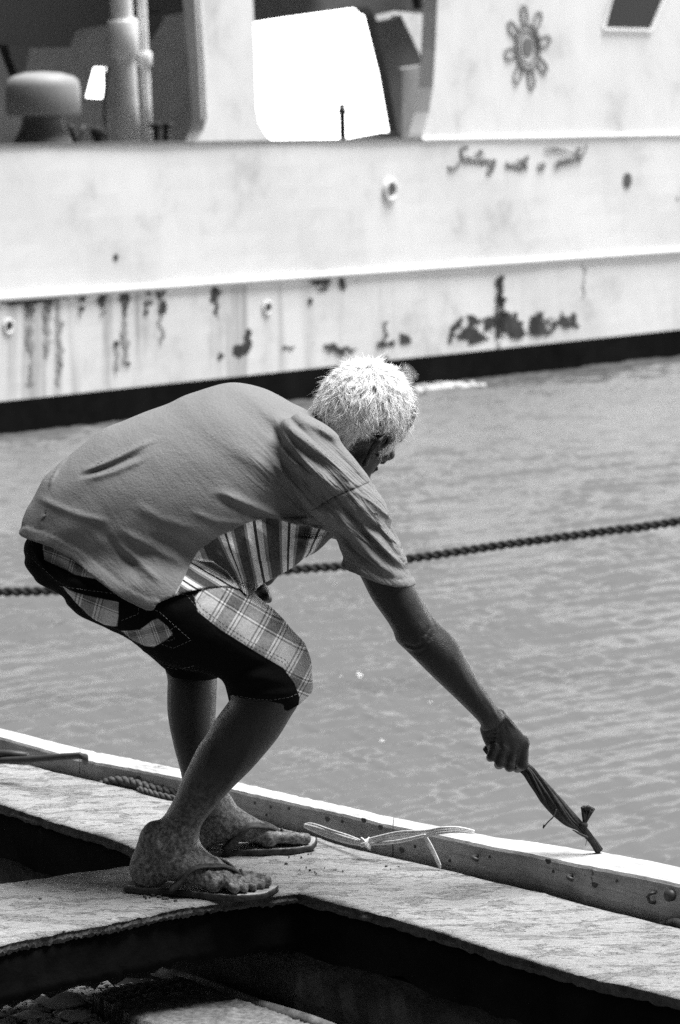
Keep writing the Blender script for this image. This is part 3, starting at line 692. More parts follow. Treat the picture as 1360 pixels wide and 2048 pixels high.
def smooth_path(pts, n=60):
    pts = [np.array(p, float) for p in pts]; out = []
    for i in range(len(pts) - 1):
        p0, p1, p2, p3 = pts[max(i - 1, 0)], pts[i], pts[i + 1], pts[min(i + 2, len(pts) - 1)]
        for t in np.linspace(0, 1, max(3, n // (len(pts) - 1)))[:-1]:
            out.append(.5 * (2 * p1 + (p2 - p0) * t + (2 * p0 - 5 * p1 + 4 * p2 - p3) * t * t + (3 * p1 - p0 - 3 * p2 + p3) * t ** 3))
    out.append(pts[-1]); return out
def build_ropes():
    mb = MB(); Yr = 15.5
    pts = [(-1500, 1120), (-700, 1165), (-200, 1185), (0, 1184), (110, 1181), (300, 1170), (570, 1141), (700, 1131), (830, 1116), (1000, 1091), (1200, 1064), (1360, 1042), (1800, 960), (2800, 720)]
    q = smooth_path([P(u, v, Yr + (u - 680) * .0006) for u, v in pts], 200)
    strands(mb, q, .0205, 115, 2, n=7)
    o = mb.build('mooring_rope', m_rough('wet_dark_rope', .012, .05, 40, .5, .003), None, True); tag(o, 'thick dark twisted mooring line stretched low over the water behind the man', 'rope')
    rm = m_rough('old_rope', .02, .13, 120, .8, .003)
    mb = MB(); q = smooth_path([P(u, v, Y) for u, v, Y in ((200, 1572, 8.13), (222, 1562, 8.09), (250, 1562, 8.06), (285, 1571, 8.02), (320, 1580, 7.98), (345, 1584, 7.95), (362, 1590, 7.93), (372, 1596, 7.92))], 50)
    strands(mb, q, .0105, 4.5, 3); q2 = smooth_path([P(278, 1578, 7.99), P(310, 1588, 7.94), P(345, 1596, 7.90), P(366, 1600, 7.89)], 30); strands(mb, q2, .007, 2.6, 3)
    o = mb.build('rope', rm, None, True); tag(o, 'old twisted rope lying in the gap behind the man\'s near shin', 'rope', 'old ropes beside the kerb')
    mb = MB(); q = smooth_path([P(u, v, Y) for u, v, Y in ((1325, 1853, 6.75), (1340, 1846, 6.73), (1358, 1846, 6.71), (1380, 1856, 6.68), (1400, 1864, 6.66))], 30); strands(mb, q, .009, 6, 3)
    o = mb.build('rope', rm, None, True); tag(o, 'frayed rope end lying on the slab at the right edge', 'rope', 'old ropes beside the kerb')
    # pale plastic twine knotted round the kerb
    tw = m_rough('pale_twine', .45, .8, 90, .5, .002, .45, (1, 1, 1), .4); mb = MB()
    def ribbon(pts, w0):
        q = smooth_path([P(*p) for p in pts], 40)
        n = len(q)
        for j in range(6):
            off = (j - 2.5) / 2.5
            mb.tube([p + np.array([.1, .2, 1]) * off * w0[0] * (w0[1] + (1 - w0[1]) * math.sin(math.pi * i / (n - 1)) ** .8) + np.array([0, -.0012 * (j % 2), 0]) for i, p in enumerate(q)], .0022, 5)
    ribbon([(609, 1651, 7.50), (625, 1652, 7.48), (660, 1665, 7.42), (700, 1677, 7.36), (730, 1687, 7.30)], (.006, .25))
    ribbon([(609, 1651, 7.50), (640, 1662, 7.45), (690, 1679, 7.37), (732, 1688, 7.30)], (.006, .3))
    ribbon([(725, 1684, 7.30), (760, 1676, 7.28), (800, 1669, 7.25), (850, 1667, 7.19), (880, 1661, 7.16), (915, 1659, 7.16), (948, 1664, 7.18)], (.0062, .35))
    ribbon([(738, 1688, 7.30), (800, 1682, 7.24), (850, 1670, 7.18)], (.002, .4))
    ribbon([(848, 1670, 7.19), (860, 1690, 7.185), (872, 1714, 7.18), (881, 1734, 7.175)], (.0045, .7))
    ribbon([(722, 1678, 7.30), (732, 1688, 7.29), (741, 1697, 7.29)], (.004, .6)); ribbon([(738, 1677, 7.295), (730, 1688, 7.285), (722, 1690, 7.29)], (.003, .6))
    o = mb.build('twine', tw, None, True); tag(o, 'pale flat plastic twine knotted round the kerb, right of the far slipper', 'twine')
build_ropes()
# ------------------------------------------------------------------ the man: implicit surfaces, meshed as closed skins
def crom(pts, k=4):
    p = [np.array(q, float) for q in pts]; n = len(p); out = []
    for i in range(n):
        p0, p1, p2, p3 = p[i - 1], p[i], p[(i + 1) % n], p[(i + 2) % n]
        for t in np.arange(k) / k:
            out.append(.5 * (2 * p1 + (p2 - p0) * t + (2 * p0 - 5 * p1 + 4 * p2 - p3) * t * t + (3 * p1 - p0 - 3 * p2 + p3) * t ** 3))
    return np.array(out)
def smin(a, b, k):
    if k <= 0: return np.minimum(a, b)
    h = np.maximum(k - np.abs(a - b), 0) / k; return np.minimum(a, b) - h * h * k * .25
def smax(a, b, k): return -smin(-a, -b, k)
class Vol:
    def __init__(s, lo, hi, h):
        s.h = h; s.x, s.y, s.z = (np.arange(lo[i], hi[i], h) for i in range(3)); s.F = np.full((len(s.x), len(s.y), len(s.z)), .2, np.float32)
    def box(s, lo, hi):
        r = []
        for ax, l, u in zip((s.x, s.y, s.z), lo, hi):
            a, b = np.searchsorted(ax, l), np.searchsorted(ax, u); r.append(slice(max(a, 0), min(b, len(ax))))
        return tuple(r)
    def grid(s, r): return s.x[r[0]][:, None, None], s.y[r[1]][None, :, None], s.z[r[2]][None, None, :]
    def put(s, r, f, k, sub=False):
        s.F[r] = smax(s.F[r], -f, k) if sub else smin(s.F[r], f, k)
    def cone(s, a, b, ra, rb, k=.02, sub=False, sq=None):
        """round cone a->b; sq=(axis, scale) flattens it across a direction"""
        a, b = np.array(a, float), np.array(b, float); m = max(ra, rb) + k + .03
        r = s.box(np.minimum(a, b) - m, np.maximum(a, b) + m); X, Y, Z = s.grid(r); e = b - a; L = e @ e + 1e-9
        t = np.clip(((X - a[0]) * e[0] + (Y - a[1]) * e[1] + (Z - a[2]) * e[2]) / L, 0, 1)
        dx, dy, dz = X - a[0] - t * e[0], Y - a[1] - t * e[1], Z - a[2] - t * e[2]
        if sq:
            n, q = np.array(sq[0], float), sq[1]; n /= np.linalg.norm(n); d = dx * n[0] + dy * n[1] + dz * n[2]; w = d * (1 / q - 1)
            dx, dy, dz = dx + n[0] * w, dy + n[1] * w, dz + n[2] * w
        s.put(r, (np.sqrt(dx * dx + dy * dy + dz * dz) - (ra + (rb - ra) * t)).astype(np.float32), k, sub)
    def chain(s, pts, rs, k=.01, **kw):
        for i in range(len(pts) - 1): s.cone(pts[i], pts[i + 1], rs[i], rs[i + 1], k, **kw)
    def ell(s, c, ax, R_, k=.02, sub=False):
        """ellipsoid; R_ rows are its unit axes"""
        c = np.array(c, float); m = max(ax) + k + .02; r = s.box(c - m, c + m); X, Y, Z = s.grid(r); q = 0; g = 0
        for i in range(3):
            d = (X - c[0]) * R_[i][0] + (Y - c[1]) * R_[i][1] + (Z - c[2]) * R_[i][2]; q = q + (d / ax[i]) ** 2; g = g + (d / ax[i] ** 2) ** 2
        q = np.sqrt(q); g = np.sqrt(g) + 1e-9; s.put(r, (q * (q - 1) / g).astype(np.float32), k, sub)
    def inflate(s, poly, Yc, c, H, k=.02, off=0.0, sm=4, m=.06, ycx=0, ycz=0, x0=0, z0=0):
        """a solid whose side outline is poly (u, v px at depth Yc): rounded by a Poisson membrane"""
        q = crom(poly, sm) if sm > 1 else np.array(poly, float)
        W = np.stack([(q[:, 0] - 680) * Yc / F, EYE - (q[:, 1] - HOR) * Yc / F], 1); lo, hi = W.min(0) - m, W.max(0) + m
        r = s.box((lo[0], s.y[0], lo[1]), (hi[0], s.y[-1] + 1, hi[1])); X2, Z2 = np.meshgrid(s.x[r[0]], s.z[r[2]], indexing='ij'); D = poly_sdf(W, X2, Z2)
        msk = D < 0; u = np.zeros_like(D); h2 = s.h ** 2
        def A(v):
            v = v * msk; o = 4 * v; o[1:] -= v[:-1]; o[:-1] -= v[1:]; o[:, 1:] -= v[:, :-1]; o[:, :-1] -= v[:, 1:]; return o * msk
        b = h2 * msk; rr = b.astype(float); p = rr.copy(); rs = (rr * rr).sum()
        for _ in range(500):
            Ap = A(p); al = rs / ((p * Ap).sum() + 1e-30); u += al * p; rr -= al * Ap; rn = (rr * rr).sum()
            if rn < 1e-18: break
            p = rr + rn / rs * p; rs = rn
        deep = D < -2.5 * s.h; g = np.where(deep, 4 * u / np.maximum(-D, 1e-6), 0.0); wgt = deep.astype(float)   # 4u: a strip/disc between
        for _ in range(26):
            gs = g * wgt; a_ = gs.copy(); w_ = wgt.copy()
            for ax in (0, 1):
                for sh in (1, -1): a_ += np.roll(gs, sh, ax); w_ += np.roll(wgt, sh, ax)
            new = (wgt < .5) & (w_ > 0); g = np.where(new, a_ / np.maximum(w_, 1e-9), g); wgt = np.where(new, 1.0, wgt)
        g = np.where(wgt > 0, g, g[deep].mean()); G = np.where(deep, 4 * u * .9, -D * g * .9)
        G = G[:, None, :]; Y = s.y[r[1]][None, :, None]; yc = Yc + ycx * (X2[:, None, :] - x0) + ycz * (Z2[:, None, :] - z0)
        cc = c if not callable(c) else c(X2, Z2)[:, None, :]
        f = np.sqrt(np.maximum(((Y - yc) / cc) ** 2 + H * H - G, 0)) - H - off
        s.put(r, f.astype(np.float32), k)
    def project(s, V, n=3):
        o = np.array([s.x[0], s.y[0], s.z[0]]); shp = np.array(s.F.shape); Fv = s.F
        def samp(Pn):
            g = np.clip((Pn - o) / s.h, 0, shp - 1.001); i = g.astype(int); f = g - i; acc = 0
            for a in (0, 1):
                for b in (0, 1):
                    for c in (0, 1): acc = acc + Fv[i[:, 0] + a, i[:, 1] + b, i[:, 2] + c] * (f[:, 0] if a else 1 - f[:, 0]) * (f[:, 1] if b else 1 - f[:, 1]) * (f[:, 2] if c else 1 - f[:, 2])
            return acc
        e = s.h * .7
        for _ in range(n):
            f0 = samp(V); G = np.stack([samp(V + np.eye(3)[k] * e) - samp(V - np.eye(3)[k] * e) for k in range(3)], 1) / (2 * e)
            st = f0[:, None] * G / np.maximum((G * G).sum(1), .09)[:, None]; L = np.linalg.norm(st, axis=1)[:, None]; V = V - st * np.minimum(1, .4 * s.h / np.maximum(L, 1e-9))
        return V
    def mesh(s):
        Fv = s.F; S = Fv < 0; nx, ny, nz = S.shape
        c = np.zeros((nx - 1, ny - 1, nz - 1), np.int8)
        for i in (0, 1):
            for j in (0, 1):
                for k in (0, 1): c += S[i:nx - 1 + i, j:ny - 1 + j, k:nz - 1 + k]
        act = np.argwhere((c > 0) & (c < 8)); idx = np.full((nx - 1, ny - 1, nz - 1), -1, np.int32); idx[tuple(act.T)] = np.arange(len(act))
        co = [(i, j, k) for i in (0, 1) for j in (0, 1) for k in (0, 1)]; val = {q: Fv[act[:, 0] + q[0], act[:, 1] + q[1], act[:, 2] + q[2]] for q in co}
        acc = np.zeros((len(act), 3)); cnt = np.zeros(len(act))
        for q in co:
            for ax in range(3):
                if q[ax]: continue
                w = list(q); w[ax] = 1; a, b = val[q], val[tuple(w)]; cr = (a < 0) != (b < 0); t = np.where(cr, a / np.where(cr, a - b, 1), 0)
                pt = np.tile(np.array(q, float), (len(act), 1)); pt[:, ax] = t; acc += pt * cr[:, None]; cnt += cr
        V = (act + acc / cnt[:, None]) * s.h + np.array([s.x[0], s.y[0], s.z[0]]); Q = []
        for ax in range(3):
            sl = [slice(None)] * 3; sh = [slice(None)] * 3; sl[ax] = slice(0, -1); sh[ax] = slice(1, None)
            A_, B_ = S[tuple(sl)], S[tuple(sh)]; e = np.argwhere(A_ != B_); a1, a2 = (ax + 1) % 3, (ax + 2) % 3
            e = e[(e[:, a1] > 0) & (e[:, a2] > 0) & (e[:, a1] < S.shape[a1] - 1) & (e[:, a2] < S.shape[a2] - 1)]; inside = A_[tuple(e.T)]; d1 = np.zeros(3, int); d1[a1] = 1; d2 = np.zeros(3, int); d2[a2] = 1
            q = np.stack([idx[tuple((e - d1 - d2).T)], idx[tuple((e - d2).T)], idx[tuple(e.T)], idx[tuple((e - d1).T)]], 1); q[~inside] = q[~inside][:, ::-1]; Q.append(q)
        return V, np.concatenate(Q)
def lap(V, Fq, n=1, lam=.5):
    for _ in range(n):
        acc = np.zeros_like(V); cnt = np.zeros(len(V))
        for i in range(4):
            a, b = Fq[:, i], Fq[:, (i + 1) % 4]; np.add.at(acc, a, V[b]); np.add.at(cnt, a, 1); np.add.at(acc, b, V[a]); np.add.at(cnt, b, 1)
        V = V * (1 - lam) + lam * acc / np.maximum(cnt, 1)[:, None]
    return V
def seg_field(X, Z, line, w, taper=True):
    """gaussian ridge along a px polyline, as a function of side-view position"""
    q = [np.array(p, float) for p in line]; L = sum(np.linalg.norm(q[i + 1] - q[i]) for i in range(len(q) - 1)); out = np.zeros(X.shape); d0 = 0
    U, Vv = to_px(X, Z)
    for i in range(len(q) - 1):
        a, b = q[i], q[i + 1]; e = b - a; l2 = e @ e; t = np.clip(((U - a[0]) * e[0] + (Vv - a[1]) * e[1]) / l2, 0, 1)
        d = np.hypot(U - a[0] - t * e[0], Vv - a[1] - t * e[1]); s = (d0 + t * math.sqrt(l2)) / L
        out = np.maximum(out, np.exp(-(d / w) ** 2) * (np.clip(np.minimum(s, 1 - s) * 5, 0, 1) if taper else 1)); d0 += math.sqrt(l2)
    return out
def vnoise(seed):
    r = np.random.default_rng(seed); T = r.normal(size=(64, 64))
    def f(a, b):
        i, j = np.floor(a).astype(int), np.floor(b).astype(int); fa, fb = a - i, b - j; fa = fa * fa * (3 - 2 * fa); fb = fb * fb * (3 - 2 * fb)
        g = lambda i, j: T[i % 64, j % 64]
        return (g(i, j) * (1 - fa) + g(i + 1, j) * fa) * (1 - fb) + (g(i, j + 1) * (1 - fa) + g(i + 1, j + 1) * fa) * fb
    return f

# --- pose, from the side view (u, v at its depth)
YN, YF, YM = 7.00, 7.33, 7.17
HDc = P(731, 828, 7.20)                                   # skull centre
_th = R(43); _f0 = np.array([.85, 0, -.53]); _u0 = np.array([.53, 0, .85])
HF = _f0 * math.cos(_th) + np.array([0, 1, 0]) * math.sin(_th); HF /= np.linalg.norm(HF)
HU = _u0 - HF * (_u0 @ HF); HU /= np.linalg.norm(HU); HR = np.cross(HF, HU)      # HR points to the man's right (towards us)
def hd(f, u, r): return HDc + HF * f + HU * u + HR * r
HAX = [HF, HU, HR]
nA, nB = np.array([-.43, 7.0, 0]), np.array([-.122, 6.925, 0]); fA, fB = np.array([-.352, 7.30, 0]), np.array([-.055, 7.395, 0])
SOLE = .014
def foot_frame(A, B):
    e1 = (B - A) / np.linalg.norm(B - A); e2 = np.array([-e1[1], e1[0], 0]); return lambda s, t, z: A + e1 * s + e2 * t + np.array([0, 0, z]), e1, e2

def build_body():
    V = Vol((-.66, 6.76, .0), (.47, 7.66, 1.11), .003)
    leg_n = [(455, 1370), (460, 1395), (455, 1407), (433, 1437), (416, 1465), (396, 1495), (379, 1529), (366, 1556), (349, 1596), (332, 1627), (308, 1668), (300, 1700), (310, 1730), (345, 1740), (380, 1725), (396, 1700), (398, 1674), (405, 1648), (430, 1613), (450, 1590), (477, 1563), (504, 1536), (531, 1505), (558, 1471), (582, 1431), (596, 1407), (600, 1370), (590, 1330), (540, 1300), (480, 1320)]
    V.inflate(leg_n, YN - .012, .96, .05, .01, ycx=-.05, x0=-.2)
    V.cone(P(545, 1340, 7.0), P(270, 1170, 7.06), .055, .065, .03)
    leg_f = [(340, 1330), (336, 1360), (335, 1410), (339, 1448), (349, 1495), (359, 1532), (368, 1575), (378, 1612), (385, 1650), (400, 1680), (440, 1680), (462, 1650), (455, 1612), (447, 1592), (440, 1550), (434, 1500), (431, 1450), (433, 1400), (434, 1350), (425, 1320), (380, 1310)]
    V.inflate(leg_f, YF - .005, .96, .05, .01, ycz=-.05, z0=.1)
    V.cone(P(385, 1320, 7.33), P(270, 1180, 7.28), .045, .06, .03)
    V.cone(P(190, 1110, 7.17), P(330, 1010, 7.17), .08, .11, .05); V.cone(P(330, 1010, 7.17), P(560, 940, 7.17), .11, .10, .05)
    V.cone(P(620, 925, 7.08), P(620, 925, 7.26), .06, .06, .05)
    # near arm
    arm = [(690, 1090), (715, 1140), (727, 1165), (745, 1200), (773, 1240), (786, 1262), (792, 1280), (803, 1292), (822, 1310), (860, 1348), (900, 1386), (935, 1420), (958, 1444), (968, 1462), (990, 1462), (1008, 1440), (1003, 1424), (993, 1412), (975, 1385), (962, 1368), (950, 1348), (936, 1322), (920, 1292), (900, 1268), (880, 1250), (866, 1232), (850, 1208), (838, 1186), (822, 1158), (800, 1100), (760, 1040), (700, 1030)]
    V.inflate(arm, 6.985, .92, .045, .008)
    V.cone(P(700, 1010, 7.0), P(745, 1090, 6.99), .05, .045, .03)
    # far arm, folded behind the chest with its hand on the thigh
    V.chain([P(690, 960, 7.34), P(600, 1050, 7.46), P(528, 1150, 7.28)], [.05, .034, .024], .02)
    hp = P(523, 1180, 7.22); V.ell(hp, (.032, .028, .014), [np.array([.6, 0, -.8]), np.array([0, 1, 0]), np.array([.8, 0, .6])], .012)
    for k in range(4): V.chain([hp + np.array([.010, -.024 + .016 * k, -.012]), P(513 + 5 * k, 1195 - 2 * k, 7.20 + .014 * k), P(516 + 3 * k, 1207 - 2 * k, 7.19 + .014 * k)], [.0085, .0085, .0075], .004)
    V.chain([hp + np.array([-.01, -.02, 0]), P(498, 1192, 7.185)], [.010, .009], .006)
    # near hand: back of the hand, four curled fingers, thumb closed on the far side
    y0 = 7.0
    V.inflate([(962, 1452), (962, 1468), (971, 1490), (985, 1508), (1010, 1512), (1035, 1505), (1052, 1492), (1052, 1478), (1042, 1462), (1028, 1445), (1014, 1430), (1004, 1420), (985, 1425)], y0 + .006, .55, .035, .012)
    mcp = [(990, 1493, 6.992), (1007, 1496, 6.994), (1026, 1493, 7.001), (1046, 1484, 7.012)]
    pip = [(983, 1513, 6.990), (1000, 1525, 6.990), (1020, 1532, 6.995), (1046, 1529, 7.006)]
    dip = [(981, 1515, 7.012), (998, 1529, 7.014), (1019, 1534, 7.018), (1035, 1535, 7.026)]
    tip = [(985, 1503, 7.026), (1002, 1516, 7.028), (1020, 1520, 7.031), (1034, 1524, 7.036)]
    for k in range(4):
        r_ = (.0088, .0098, .0102, .0105)[k]; V.chain([P(*mcp[k]), P(*pip[k]), P(*dip[k]), P(*tip[k])], [r_ + .0018, r_ + .0004, r_ - .0005, r_ - .0016], .0035)
        V.cone(P(*mcp[k]), P(*mcp[k]) - np.array([0, .002, 0]), r_ + .0022, r_ + .0018, .006)
    V.cone(P(990, 1500, 7.010), P(1040, 1508, 7.018), .014, .015, .006); V.cone(P(1036, 1500, 7.004), P(1036, 1524, 7.006), .008, .008, .004)
    V.chain([P(985, 1470, 7.03), P(1000, 1490, 7.048), P(1016, 1510, 7.050), P(1032, 1518, 7.048)], [.016, .0135, .0115, .009], .006)
    for a, b, w in (((1000, 1435), mcp[0], .0022), ((1006, 1434), mcp[1], .0026), ((1012, 1434), mcp[2], .0027), ((1018, 1437), mcp[3], .0025)):
        p0 = P(a[0] - 4, a[1], 6.986); p1 = P(b[0], b[1] - 8, b[2] - .009); V.cone(p0, p1, w, w, .005)
    # elbow folds and bone
    V.ell(P(842, 1262, 6.957), (.022, .016, .018), [np.array([.6, 0, -.8]), np.array([0, 1, 0]), np.array([.8, 0, .6])], .015)
    # feet
    for A, B, hid in ((nA, nB, 0), (fA, fB, 1)):
        f, e1, e2 = foot_frame(A, B); s_ = 1 if not hid else -1            # t>0: towards the big toe
        def q(s, t, z): return f(s, t * s_, z)
        V.ell(q(.052, .0, .045), (.036, .030, .036), [e1, e2, np.array([0, 0, 1])], .02)
        V.cone(q(.050, 0, .040), q(.062, 0, .105), .030, .030, .025)
        V.cone(q(.100, .0, .100), q(.115, .0, .060), .034, .030, .03)
        V.cone(q(.105, .012, .075), q(.195, .022, .040), .032, .019, .022); V.cone(q(.105, -.012, .060), q(.190, -.025, .030), .026, .015, .022)
        V.cone(q(.14, .004, .062), q(.205, 0, .036), .026, .017, .02)
        V.cone(q(.205, .030, .030), q(.196, -.034, .026), .0165, .013, .014)
        for (s0, t0, s1, t1, s2, t2, r_) in ((.218, .030, .255, .031, .284, .028, .0125), (.222, .010, .250, .010, .279, .009, .0088), (.216, -.005, .242, -.007, .268, -.008, .0085), (.208, -.020, .232, -.023, .255, -.025, .0082), (.198, -.034, .220, -.038, .238, -.040, .0088)):
            big = r_ > .012
            V.chain([q(s0, t0, .034), q(s1, t1, .031 if big else .034), q(s2, t2, SOLE + r_ * .95)], [r_ * (1.0 if big else .95), r_ * (.98 if big else .93), r_], .0045)
            V.ell(q(s2 + .003, t2, SOLE + r_ * 1.55), (r_ * .6, r_ * .55, r_ * .35), [e1, e2, np.array([0, 0, 1])], .002)
            V.cone(q(s0 - .055, t0 * .45, .062), q(s0 + .004, t0, .043), .0022, .003, .008)       # tendons
        for t_ in (.031, -.031): V.cone(q(.082, t_ * .95, .098 if t_ > 0 else .088), q(.086, t_, .09), .011, .010, .014)
        V.cone(q(.058, 0, .125), q(.034, 0, .055), .010, .013, .02)
    # cut everything at the sole
    zi = V.z < SOLE + .0005; V.F[:, :, zi] = np.maximum(V.F[:, :, zi], (SOLE + .0005 - V.z[zi])[None, None, :] + 1e-4)
    # neck and head
    V.cone(P(610, 905, 7.19), hd(-.035, -.035, 0), .055, .056, .04)
    V.cone(P(650, 930, 7.19), hd(.03, -.08, 0), .045, .040, .03)
    V.ell(hd(-.008, .0, 0), (.094, .090, .074), HAX, .01)
    V.ell(hd(.035, .02, 0), (.062, .066, .062), HAX, .02)
    V.ell(hd(.040, -.062, 0), (.050, .066, .050), HAX, .03)
    V.cone(hd(.012, -.078, .046), hd(.072, -.112, .016), .014, .013, .02); V.cone(hd(.012, -.078, -.046), hd(.072, -.112, -.016), .014, .013, .02)
    V.ell(hd(.083, -.116, 0), (.016, .015, .020), HAX, .015)
    for s_ in (1, -1):
        V.cone(hd(.086, -.005, .012 * s_), hd(.074, -.006, .045 * s_), .009, .009, .012)           # brow
        V.ell(hd(.070, -.046, .042 * s_), (.020, .015, .017), HAX, .015)                             # cheekbone
        V.ell(hd(.093, -.025, .030 * s_), (.014, .012, .016), HAX, .008, True)                       # socket
        V.ell(hd(.077, -.026, .030 * s_), (.0125, .0125, .0125), HAX, .002)                          # eye
        V.ell(hd(.102, -.068, .013 * s_), (.010, .008, .007), HAX, .006)                             # nostril wing
    V.cone(hd(.088, -.018, 0), hd(.114, -.060, 0), .009, .012, .01)
    V.cone(hd(.094, -.088, .018), hd(.094, -.088, -.018), .0055, .0055, .004); V.cone(hd(.091, -.097, .014), hd(.091, -.097, -.014), .006, .006, .004)
    V.cone(hd(.104, -.0925, .022), hd(.104, -.0925, -.022), .004, .004, .003, True)
    # ears
    for s_ in (1, -1):
        o = hd(-.004, -.048, .078 * s_); out = HR * s_
        def E(a, b, c): return o + HF * a * 1.15 + HU * b * 1.15 + out * c * 1.2
        V.ell(E(-.006, .006, .005), (.019, .030, .006), [HF * .94 - out * .34, HU, out * .94 + HF * .34], .006)
        V.chain([E(.010, .010, .004), E(.010, .026, .009), E(-.001, .036, .014), E(-.016, .034, .019), E(-.025, .020, .022), E(-.025, .002, .020), E(-.018, -.016, .014), E(-.008, -.030, .007)], [.0035, .0042, .0044, .0044, .0043, .004, .004, .0065], .004)
        V.chain([E(-.004, .022, .013), E(-.014, .010, .015), E(-.013, -.006, .013), E(-.004, -.014, .011)], [.0028, .003, .003, .0028], .004)
        V.ell(E(.000, .002, .014), (.010, .013, .010), [HF, HU, out], .004, True); V.cone(E(.010, -.002, .004), E(.008, -.006, .008), .004, .0035, .004)
    # surface relief: veins, creases (side-view ridges on the near side)
    xs, zs = np.meshgrid(V.x, V.z, indexing='ij'); rel = np.zeros_like(xs)
    def ridge(l, w, a): 
        nonlocal rel; rel = rel + a * seg_field(xs, zs, l, w)
    for l, w, a in ((((305, 1706), (340, 1707), (372, 1694), (396, 1678)), 2.6, -.0018),
                    (((345, 1740), (375, 1722), (400, 1700)), 3, -.002), (((420, 1690), (440, 1715), (465, 1745)), 3, .002), (((395, 1700), (420, 1725), (440, 1760)), 3, .002), (((450, 1735), (470, 1752), (490, 1765)), 2.5, .0018),
                    (((310, 1660), (325, 1690), (318, 1715)), 5, .0025),
                    (((802, 1280), (830, 1285), (855, 1270), (866, 1252)), 3.2, -.0045), (((806, 1292), (835, 1298), (858, 1282)), 3, -.003), (((832, 1262), (850, 1258), (862, 1240)), 2.6, -.003), (((830, 1272), (846, 1276), (852, 1262)), 3, .003),
                    (((838, 1210), (852, 1232), (862, 1250)), 5, .002), (((846, 1205), (862, 1232), (872, 1252)), 2.5, -.002),
                    (((965, 1462), (975, 1459), (992, 1462), (1000, 1466)), 2, -.0022), (((967, 1473), (980, 1470), (997, 1473)), 2, -.0022), (((972, 1483), (988, 1480), (1003, 1486)), 2, -.0020), (((977, 1492), (992, 1488), (1008, 1495)), 2, -.002),
                    (((940, 1340), (962, 1378), (985, 1410), (998, 1440)), 3, .002), (((900, 1290), (930, 1350), (965, 1400)), 8, .002),
                    (((676, 850), (690, 870), (700, 890)), 2.5, -.003), (((690, 852), (702, 872), (708, 890)), 2.2, -.003), (((705, 862), (712, 880), (712, 905)), 2.2, -.0025),
                    (((475, 1630), (495, 1655), (515, 1675)), 3, .002), (((455, 1615), (480, 1650), (500, 1680)), 3, .0015)): ridge(l, w, a)
    for k in range(7): ridge(((300 + 8 * k, 1700 + 8 * k), (340 + 4 * k, 1694 + 6 * k), (372 + 2 * k, 1678 + 6 * k), (392 + k, 1662 + 7 * k)), 1.6, -.0011)
    for l, w, a in ((((430, 1480), (400, 1560), (372, 1640), (355, 1690)), 4, .0016), (((520, 1440), (480, 1520), (440, 1590), (415, 1640)), 9, .003), (((450, 1450), (430, 1520), (400, 1600)), 12, -.003), (((345, 1650), (352, 1690), (345, 1725)), 7, .004), (((320, 1640), (325, 1680), (310, 1720)), 4, -.0025)): ridge(l, w, a)
    near = V.y < 7.5; V.F[:, near, :] -= rel[:, None, :].astype(np.float32)
    return V
def unit(G, h):
    g = np.gradient(G, h); return (G / np.clip(np.sqrt(g[0] ** 2 + g[1] ** 2 + g[2] ** 2), .35, 4)).astype(np.float32)
def tri_bvh(V, Q): return BVHTree.FromPolygons([Vector(p) for p in V], [tuple(int(i) for i in q) for q in Q])

# --- materials of the figure
def m_skin():
    m, nt, b = mat('skin', .07, .45, .38); v = coords(nt)
    n1 = noise(nt, v, 14, 6, .65); n2 = noise(nt, v, 90, 6, .7); n3 = noise(nt, coords(nt, (1, 1, 1)), 420, 3, .6)
    c = ramp(nt, n1, [(.32, .006), (.5, .010), (.7, .016)])
    sep = nt.nodes.new('ShaderNodeSeparateXYZ'); nt.links.new(v, sep.inputs[0])
    lowf = nt.nodes.new('ShaderNodeMapRange'); lowf.inputs['From Min'].default_value = .26; lowf.inputs['From Max'].default_value = .04; nt.links.new(sep.outputs['Z'], lowf.inputs['Value'])
    dust = ramp(nt, noise(nt, v, 110, 8, .75, .2), [(.42, .06), (.55, .55), (.68, 1)])
    c = mix(nt, math_(nt, 'MULTIPLY', dust, lowf.outputs[0]), c, .40)
    c = mix(nt, .35, c, ramp(nt, n2, [(.3, .005), (.7, .022)]))
    nt.links.new(c, b.inputs['Base Color'])
    vo = nt.nodes.new('ShaderNodeTexVoronoi'); vo.inputs['Scale'].default_value = 330; nt.links.new(coords(nt, (1, 1, 1.7)), vo.inputs['Vector'])
    bump(nt, b, math_(nt, 'ADD', math_(nt, 'MULTIPLY', vo.outputs['Distance'], .6), math_(nt, 'ADD', n2, math_(nt, 'MULTIPLY', n3, .5))), .4, .0022)
    nt.links.new(ramp(nt, n2, [(.3, .36), (.7, .55)]), b.inputs['Roughness']); return m
M['skin'] = m_skin()
def cloth_bump(nt, b, s=.35):
    v = coords(nt); n = noise(nt, v, 260, 4, .7); n2 = noise(nt, coords(nt, (1, 1, 2.2), (0, R(35), 0)), 34, 5, .6)
    bump(nt, b, math_(nt, 'ADD', n, math_(nt, 'MULTIPLY', n2, .8)), s, .003)
